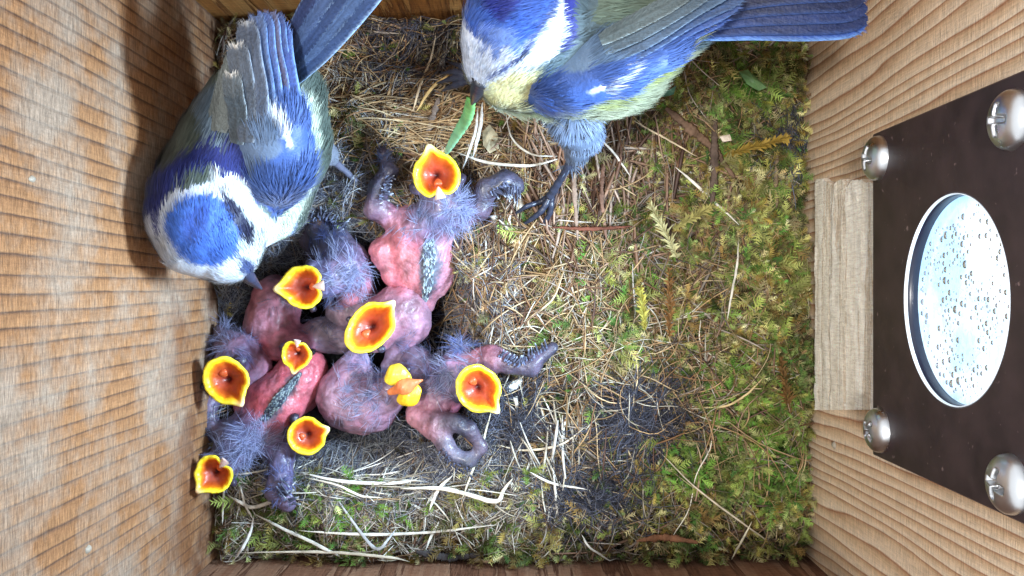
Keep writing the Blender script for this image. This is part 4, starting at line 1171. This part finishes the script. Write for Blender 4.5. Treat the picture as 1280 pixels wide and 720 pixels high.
def plumage(name, B, parent, count, polys, base, spine, ln, wd, lift=.10, under=(176, 180, 150), rg=R, mask=None, jit=3.0, shade=.16, lmap=None):
    p = B.sample(count, rg); n_ = B.normal(p); p = p + n_ * (.05 * noise(p, 1.8, 2))[:, None] - n_ * .02
    if mask is not None:
        k = mask(topix(p)); p, n_ = p[k], n_[k]
    sp = catmull([P(*a) for a in spine], 40); tg = nrm(np.gradient(sp, axis=0))
    d2 = ((p[:, None] - sp[None]) ** 2).sum(-1); w_ = np.exp(-d2 / .35); w_ /= w_.sum(1, keepdims=True) + 1e-9
    d = w_ @ tg + .18 * rg.normal(0, 1, p.shape) * .6
    # swirl of fluffed feathers
    d[:, 0] += .18 * noise(p, 1.6, 1); d[:, 1] += .18 * noise(p, 1.6, 2)
    c = np.tile(s2l(base), (len(p), 1)).astype(float)
    c = pixcolor(p + d * ln * .55, polys, c, jit, rg)
    lo = n_[:, 2] < -.15; c[lo] = s2l(under)
    lx = np.sin(6 * noise(p, 1.7, 4)) * .10; c = c * (1 + lx[:, None] + (shade * noise(p, 5, 3))[:, None]) ; c = c * (1 + 0 * shade * noise(p, 5, 3) + shade * rg.normal(0, .8, len(p)))[:, None]
    L_ = ln * rg.uniform(.6, 1.3, len(p))
    c = c * .86
    v, f, cc = blades(p - n_ * .02, n_, d, L_, wd, lift * rg.uniform(.4, 1.8, len(p)), np.clip(c, .004, 1), 1.25)
    return obj(name, mesh_from(v, f, cc, M_FEATHER, smooth=False), parent, kind='stuff')

def bodymesh(name, B, parent, polys, base, under, h=.07):
    V, Q = B.mesh(h); n_ = B.normal(V); V = V + n_ * (.05 * noise(V, 1.8, 2))[:, None] - n_ * .03
    c = pixcolor(V, polys, np.tile(s2l(base), (len(V), 1)).astype(float), 1.5)
    c[n_[:, 2] < -.15] = s2l(under)
    return obj(name, mesh_from(V, Q, c * .8, M_VANE), parent)

def solid_tube(name, parent, pts, rads, col, mat=M_HORN, sides=10, n=18, flat=1.0, bumps=0):
    path = catmull([P(*a) for a in pts], n); r = np.interp(np.linspace(0, 1, n), np.linspace(0, 1, len(rads)), rads)
    if bumps: r = r * (1 + .12 * (np.sin(np.arange(n) * bumps) > 0))
    cc = np.tile(s2l(col), (n, 1)) * (1 + .25 * noise(np.c_[np.arange(n) * 1.0, np.zeros(n)], 1.4, 1))[:, None]
    v, q, c = tubes(path[None], r[None], cc[None], sides, flat)
    v = np.concatenate([v, path[:1], path[-1:]]); c = np.concatenate([c, cc[:1], cc[-1:]])
    k = np.arange(sides); k2 = (k + 1) % sides; last = (n - 1) * sides
    caps = np.concatenate([np.stack([k2, k, np.full(sides, len(v) - 2)], 1), np.stack([last + k, last + k2, np.full(sides, len(v) - 1)], 1)])
    return obj(name, mesh_from(v, [q, caps], c, mat), parent)

def eye(parent, px, py, z, r):
    import bmesh
    bm = bmesh.new(); bmesh.ops.create_uvsphere(bm, u_segments=24, v_segments=16, radius=r * CM)
    c = P(px, py, z); bmesh.ops.translate(bm, vec=Vector(c) * CM, verts=bm.verts)
    for f in bm.faces: f.smooth = True
    me = bpy.data.meshes.new("eye"); bm.to_mesh(me); bm.free(); me.materials.append(M_EYE)
    obj("eye", me, parent)
M_EYE, N, L, b = new_mat("dark_eye"); b.inputs["Base Color"].default_value = (.006, .006, .01, 1); b.inputs["Roughness"].default_value = .05

# ---------- left adult
lb = thing("blue_tit", "adult blue bird at left bending down, its back to the camera", "bird")
BL = Body(.16)
BL.chain([(248, 266, 3.55, .88), (262, 292, 3.5, .80), (284, 318, 3.35, .48)], (70, 115, 205))
BL.chain([(300, 268, 3.0, .62), (322, 276, 2.7, .5)], (230, 230, 230))
BL.chain([(270, 230, 2.9, .98), (300, 196, 2.9, 1.06), (322, 145, 2.95, .86), (348, 98, 3.1, .52), (364, 66, 3.4, .30)], (80, 94, 88))
BL.chain([(345, 260, 2.2, .6), (360, 190, 2.3, .7), (368, 130, 2.7, .5)], (190, 205, 185))
LB_POLY = [
 ([(296, 296), (352, 296), (350, 340), (320, 350), (300, 366), (180, 360), (180, 300)], (206, 214, 220)),
 ([(236, 120), (300, 90), (340, 110), (345, 190), (310, 232), (255, 200)], (100, 122, 142)),
 ([(300, 165), (322, 128), (350, 130), (400, 150), (395, 200), (365, 300), (345, 275), (322, 245), (298, 215)], (72, 102, 164)),
 ([(374, 108), (400, 140), (398, 215), (365, 290), (335, 312), (346, 272), (374, 214), (381, 160)], (196, 208, 190)),
 ([(192, 232), (212, 200), (236, 186), (246, 192), (224, 212), (205, 240)], (130, 138, 150)),
 ([(172, 300), (178, 236), (208, 202), (245, 174), (296, 180), (334, 214), (350, 266), (318, 250), (300, 228), (268, 210), (236, 216), (212, 236), (202, 256), (200, 302), (184, 285)], (32, 46, 118)),
 ([(186, 268), (196, 300), (214, 326), (232, 342), (222, 350), (190, 330), (180, 280)], (196, 208, 226)),
 ([(264, 212), (286, 215), (310, 232), (325, 262), (350, 284), (345, 304), (318, 308), (308, 285), (295, 262), (281, 242)], (212, 222, 230)),
 ([(196, 264), (212, 240), (240, 229), (270, 229), (287, 246), (298, 275), (308, 300), (313, 335), (300, 352), (270, 356), (238, 346), (213, 322), (199, 300)], (200, 212, 228)),
 ([(207, 270), (222, 252), (248, 243), (276, 248), (291, 268), (301, 300), (299, 322), (278, 333), (246, 332), (217, 312), (204, 290)], (64, 106, 190)),
 ([(226, 280), (240, 262), (262, 256), (262, 280), (244, 306), (230, 300)], (50, 84, 164)),
 ([(276, 236), (292, 250), (307, 270), (317, 288), (316, 308), (304, 304), (295, 284), (284, 262)], (20, 26, 60)),
 ([(300, 322), (316, 328), (318, 345), (302, 342)], (60, 76, 120)),
]
bodymesh("body", BL, lb, LB_POLY, (80, 94, 88), (176, 182, 170))
LSP = [(318, 345, 3.2), (270, 290, 4), (262, 232, 4), (296, 165, 4), (345, 80, 4), (362, 60, 4)]
headm = lambda px: px[:, 1] > 236 - .25 * (px[:, 0] - 260)
plumage("head_plumage", BL, lb, 46000, LB_POLY, (80, 94, 88), LSP, .17, .009, mask=headm, jit=3.0, under=(196, 202, 206))
plumage("body_plumage", BL, lb, 60000, LB_POLY, (80, 94, 88), LSP, .36, .011, mask=lambda px: ~headm(px), jit=3)
# folded wings: coverts pad + flight feathers
def wing(parent, chain, polys, base, spine, count, ln=.4, zs=.55, label=None):
    W_ = Body(.1); W_.chain(chain, base, zs)
    V, Q = W_.mesh(.06)
    c = pixcolor(V, polys, np.tile(s2l(base), (len(V), 1)).astype(float), 1.5)
    o = obj("wing", mesh_from(V, Q, c * .85, M_VANE), parent)
    if label: o['label'] = label
    plumage("coverts", W_, o, count, polys, base, spine, ln, .011, lift=.07, jit=2.6, shade=.2)
    return o
LW_POLY = [([(300, 100), (340, 110), (352, 190), (318, 215), (290, 180)], (96, 116, 144)),
           ([(320, 123), (326, 125), (350, 148), (367, 184), (363, 187), (346, 158), (321, 131)], (222, 230, 238))]
w1 = wing(lb, [(338, 250, 3.1, .36), (346, 205, 3.6, .55), (338, 150, 4.0, .5), (334, 118, 4.0, .34)], LW_POLY, (62, 90, 150), [(335, 290, 4), (345, 200, 4), (345, 100, 4)], 15000, label="blue right-hand wing with a white bar")
w2 = wing(lb, [(262, 190, 3.3, .32), (286, 134, 3.5, .28), (300, 96, 3.7, .22)], [([(222, 150), (250, 100), (290, 90), (280, 150), (240, 200)], (98, 112, 106))], (104, 118, 112), [(225, 230, 4), (250, 140, 4), (280, 60, 4)], 9000)
BLF, EDG = (66, 92, 150), (112, 148, 204)
for pts, wd, c, e, tc_ in [
  ([(370, 215, 3.7), (368, 150, 4.0), (354, 70, 4.3), (352, 30, 4.35)], 26, (54, 80, 148), EDG, None),
  ([(360, 190, 3.9), (360, 110, 4.1), (348, 60, 4.35), (345, 18, 4.4)], 24, (54, 74, 130), EDG, None),
  ([(352, 180, 4.0), (350, 110, 4.2), (340, 60, 4.40), (338, 15, 4.45)], 24, (74, 72, 100), EDG, None),
  ([(344, 175, 4.1), (340, 110, 4.3), (332, 60, 4.45), (330, 16, 4.5)], 25, (54, 76, 128), EDG, None),
  ([(334, 170, 4.2), (330, 110, 4.4), (322, 60, 4.5), (320, 20, 4.55)], 26, (62, 82, 122), EDG, None),
  ([(322, 175, 4.25), (320, 115, 4.5), (312, 70, 4.58), (308, 26, 4.6)], 30, (58, 68, 86), (128, 142, 164), (132, 134, 138)),
  ([(308, 178, 4.25), (306, 120, 4.5), (300, 84, 4.62), (295, 56, 4.66)], 29, (60, 68, 80), (124, 134, 148), (186, 180, 172)),
  ([(296, 180, 4.15), (296, 140, 4.45), (292, 120, 4.58), (289, 92, 4.64)], 25, (62, 70, 76), (120, 128, 134), (186, 180, 172))]:
    feather("flight_feather", w1, pts, wd, c, e, tc_)
for pts in ([(264, 170, 3.8), (276, 118, 4.0), (290, 74, 4.1)], [(270, 165, 4.0), (282, 112, 4.15), (296, 56, 4.2)], [(276, 165, 4.2), (286, 115, 4.35), (296, 62, 4.4)]):
    feather("flight_feather", w2, pts, 20, (84, 92, 92), (110, 120, 124))
for k_, (dx, c) in enumerate([(-26, (50, 64, 106)), (-14, (76, 100, 146)), (0, (58, 80, 126)), (13, (86, 116, 168)), (25, (70, 98, 152))]):
    x0, y0 = 362 + dx * .25, 92 + dx * .28
    feather("tail_feather", lb, [(x0, y0, 3.5 + .03 * k_), (395 + dx * .75, 40 + dx * .55, 4.3 + .04 * k_), (440 + dx * .95, -22 + dx * .7, 5.1 + .05 * k_), (474 + dx, -75 + dx * .8, 5.8 + .05 * k_)], 25, c, (158, 192, 232))
solid_tube("upper_beak", lb, [(298, 330, 3.55), (312, 346, 3.3), (327, 361, 2.9)], [.13, .10, .02], (44, 50, 72))
solid_tube("lower_beak", lb, [(296, 334, 3.35), (308, 348, 3.1), (322, 360, 2.85)], [.12, .08, .02], (60, 66, 86))
eye(lb, 309, 297, 3.25, .14)
# leg reaching to the nest rim
BT = Body(.08); BT.chain([(384, 180, 2.0, .3), (404, 190, 1.6, .22), (420, 204, 1.1, .1)], (120, 126, 140))
V, Q = BT.mesh(.05); lg = obj("leg", mesh_from(V, Q, np.tile(s2l((110, 118, 134)), (len(V), 1)), M_VANE), lb)
plumage("thigh_plumage", BT, lg, 3500, [], (118, 128, 146), [(384, 176, 2), (420, 206, 1)], .22, .012, under=(110, 118, 134))
solid_tube("shank", lg, [(414, 199, 1.3), (434, 216, .9), (456, 238, .55)], [.075, .055, .06], (92, 96, 116), bumps=1.6)
for a, b_ in (((470, 250), (482, 262)), ((470, 238), (486, 242)), ((460, 252), (462, 270)), ((446, 230), (436, 226))):
    solid_tube("toe", lg, [(455, 237, .55), (a[0], a[1], .42), (b_[0], b_[1], .3)], [.05, .045, .012], (70, 72, 90), n=10, bumps=2)

# ---------- right adult
rb = thing("blue_tit", "adult blue bird at top right holding a green grub over the nestlings", "bird")
BR = Body(.18)
BR.chain([(648, 8, 5.3, .82), (630, 50, 5.0, .62), (606, 88, 4.7, .28)], (70, 115, 205))
BR.chain([(676, 50, 4.9, .46), (650, 100, 4.4, .34), (628, 112, 4.3, .26)], (220, 220, 150))
BR.chain([(690, 28, 4.7, .88), (755, 30, 4.3, 1.14), (826, 16, 4.4, .74), (890, 12, 4.6, .36)], (80, 94, 88))
BR.chain([(650, 112, 4.0, .30), (720, 108, 3.6, .48), (780, 98, 3.6, .46), (820, 84, 3.8, .26)], (190, 205, 185))
RB_POLY = [
 ([(560, -60), (720, -60), (720, 0), (700, 60), (620, 112), (590, 112), (560, 60)], (208, 218, 234)),
 ([(588, -60), (696, -60), (690, 0), (680, 22), (660, 52), (640, 66), (622, 50), (606, 56), (592, 44), (580, 30)], (62, 100, 186)),
 ([(600, -60), (650, -60), (640, 6), (628, 30), (616, 22), (606, 10)], (44, 58, 146)),
 ([(596, 40), (606, 52), (600, 76), (612, 60), (616, 84), (626, 60), (640, 74), (650, 62), (640, 40), (600, 30)], (104, 134, 200)),
 ([(692, -60), (700, -60), (694, 8), (684, 28), (664, 62), (648, 80), (628, 90), (612, 102), (608, 98), (624, 86), (640, 76), (656, 58), (678, 24), (688, 4)], (72, 92, 150)),
 ([(700, -60), (706, 4), (704, 34), (700, 60), (690, 74), (664, 88), (636, 94), (614, 104), (630, 92), (650, 82), (664, 64), (686, 28), (694, 8)], (210, 220, 232)),
 ([(640, 82), (648, 72), (656, 66), (656, 72), (648, 80), (642, 86)], (24, 28, 50)),
 ([(702, -60), (722, -60), (727, 10), (722, 44), (704, 70), (700, 60), (706, 34), (704, 0)], (46, 54, 132)),
 ([(598, 108), (616, 102), (640, 92), (672, 90), (668, 108), (655, 124), (636, 134), (612, 128)], (206, 202, 150)),
 ([(612, 128), (650, 132), (700, 134), (740, 120), (800, 88), (850, 66), (880, 70), (860, 110), (835, 140), (780, 165), (700, 165), (640, 150)], (156, 162, 136)),
 ([(720, 128), (770, 112), (820, 92), (850, 84), (840, 100), (790, 118), (750, 134)], (150, 158, 96)),
 ([(770, -40), (860, -40), (820, 20), (770, 40), (740, 20)], (92, 106, 92)),
]
bodymesh("body", BR, rb, RB_POLY, (82, 100, 108), (204, 206, 150))
RSP = [(592, 116, 4.6), (640, 40, 5.2), (700, 30, 5.6), (780, 35, 5.4), (860, 30, 5.2), (910, 20, 5)]
hm = lambda px: (px[:, 0] < 712) & (px[:, 1] < 138)
plumage("head_plumage", BR, rb, 46000, RB_POLY, (82, 100, 108), RSP, .20, .009, mask=hm, jit=3.2)
plumage("body_plumage", BR, rb, 66000, RB_POLY, (82, 100, 108), RSP, .42, .011, mask=lambda px: ~hm(px), jit=3)
RW_POLY = [([(690, 20), (800, 0), (820, 20), (790, 70), (730, 90), (680, 88)], (92, 116, 144)),
           ([(736, 113), (762, 104), (782, 91), (794, 78), (796, 82), (785, 96), (763, 108), (740, 117)], (214, 222, 230))]
w3 = wing(rb, [(660, 118, 4.4, .26), (700, 96, 4.8, .46), (760, 72, 5.1, .52), (815, 52, 5.2, .4), (850, 36, 5.2, .25)], RW_POLY, (58, 86, 148), [(640, 125, 5), (720, 92, 5), (800, 60, 5), (880, 20, 5)], 20000, ln=.42, zs=.6, label="near wing, blue with a white bar")
for pts, wd, c, e in [
  ([(740, 104, 4.9), (800, 78, 5.1), (860, 44, 5.3), (910, 20, 5.4)], 17, (42, 72, 142), (78, 112, 180)),
  ([(745, 96, 5.1), (805, 68, 5.3), (865, 34, 5.45), (925, 6, 5.6)], 17, (48, 76, 136), (82, 114, 172)),
  ([(750, 86, 5.3), (810, 58, 5.5), (870, 22, 5.6), (935, -8, 5.7)], 18, (56, 82, 126), (88, 116, 160)),
  ([(755, 76, 5.4), (815, 46, 5.65), (870, 10, 5.75), (930, -24, 5.8)], 20, (68, 90, 116), (98, 120, 146)),
  ([(755, 62, 5.5), (810, 34, 5.75), (860, 4, 5.85), (900, -26, 5.9)], 22, (72, 90, 104), (104, 120, 134)),
  ([(750, 50, 5.55), (800, 24, 5.8), (840, 2, 5.9), (868, -20, 5.95)], 22, (74, 88, 92), (124, 134, 136))]:
    feather("flight_feather", w3, pts, wd, c, e, None)
for k_, (dy, c) in enumerate([(20, (48, 84, 168)), (12, (34, 50, 98)), (-2, (38, 56, 108)), (-16, (30, 42, 82)), (-30, (28, 38, 74))]):
    feather("tail_feather", rb, [(852, 28 + dy * .45, 4.7 + .05 * k_), (930, 18 + dy * .75, 4.8 + .05 * k_), (1010, 15 + dy * .95, 4.9 + .05 * k_), (1086 - abs(dy - 6) * .2, 12 + dy * .9, 4.9 + .05 * k_)], 34, c, (120, 164, 226) if k_ == 0 else (56, 80, 136))
# open dark beak holding the grub
solid_tube("upper_beak", rb, [(602, 98, 4.9), (597, 112, 4.6), (590, 130, 4.1)], [.15, .12, .025], (30, 32, 40))
solid_tube("lower_beak", rb, [(606, 102, 4.6), (600, 114, 4.35), (592, 130, 4.0)], [.14, .10, .025], (24, 26, 34))
eye(rb, 648, 76, 5.18, .14)
# leg and foot
BT = Body(.1); BT.chain([(716, 140, 3.5, .42), (724, 162, 2.8, .36), (722, 186, 2.1, .2), (714, 204, 1.6, .1)], (120, 126, 140))
V, Q = BT.mesh(.05); lg = obj("leg", mesh_from(V, Q, np.tile(s2l((84, 98, 120)), (len(V), 1)), M_VANE), rb)
plumage("thigh_plumage", BT, lg, 9000, [], (96, 112, 138), [(716, 135, 3.5), (712, 206, 1.5)], .34, .012, under=(84, 98, 120), shade=.3)
solid_tube("shank", lg, [(716, 198, 1.8), (702, 222, 1.3), (687, 246, .9)], [.085, .066, .08], (48, 55, 74), bumps=1.6, n=26)
for pts in ([(688, 244, .8), (676, 252, .7), (658, 258, .75), (640, 270, .5)], [(688, 244, .9), (678, 262, .85), (664, 274, .7), (648, 284, .45)], [(689, 246, .9), (688, 264, .8), (680, 278, .65), (670, 290, .4)], [(688, 242, .8), (700, 238, .6), (712, 234, .35)]):
    solid_tube("toe", lg, pts, [.066, .055, .045, .012], (44, 50, 68), n=24, bumps=1.7)
lg2 = solid_tube("leg", rb, [(640, 104, 3.6), (604, 106, 2.4), (586, 98, 1.2)], [.12, .09, .08], (58, 62, 80), bumps=1.6)
for pts in ([(586, 98, 1.2), (570, 90, 1.05), (550, 92, .6)], [(586, 98, 1.2), (568, 98, 1.0), (546, 104, .55)], [(586, 100, 1.2), (570, 106, 1.0), (552, 114, .55)], [(586, 96, 1.2), (578, 84, 1.05), (562, 78, .7)]):
    solid_tube("toe", lg2, pts, [.075, .065, .014], (50, 54, 70), n=18, bumps=1.7)

# grub held in the beak
g = thing("green_grub", "pale green grub hanging from the right adult's beak", "grub")
path = catmull([P(589, 124, 4.2), P(584, 146, 3.4), P(571, 168, 2.7), P(557, 192, 2.0)], 40)
t = np.linspace(0, 1, 40); r = (.04 + .065 * np.sin(np.pi * np.clip(t * .8 + .2, 0, 1)) ** .8) * (1 + .07 * np.sin(t * 70)); r[-1] = .03; r[0] = .03
cc = np.outer(1 - t, s2l((120, 190, 104))) + np.outer(t, s2l((140, 196, 166)))
v, q, c = tubes(path[None], r[None], cc[None], 12, .45)
obj("grub_body", mesh_from(v, q, c, M_LEAF), g)
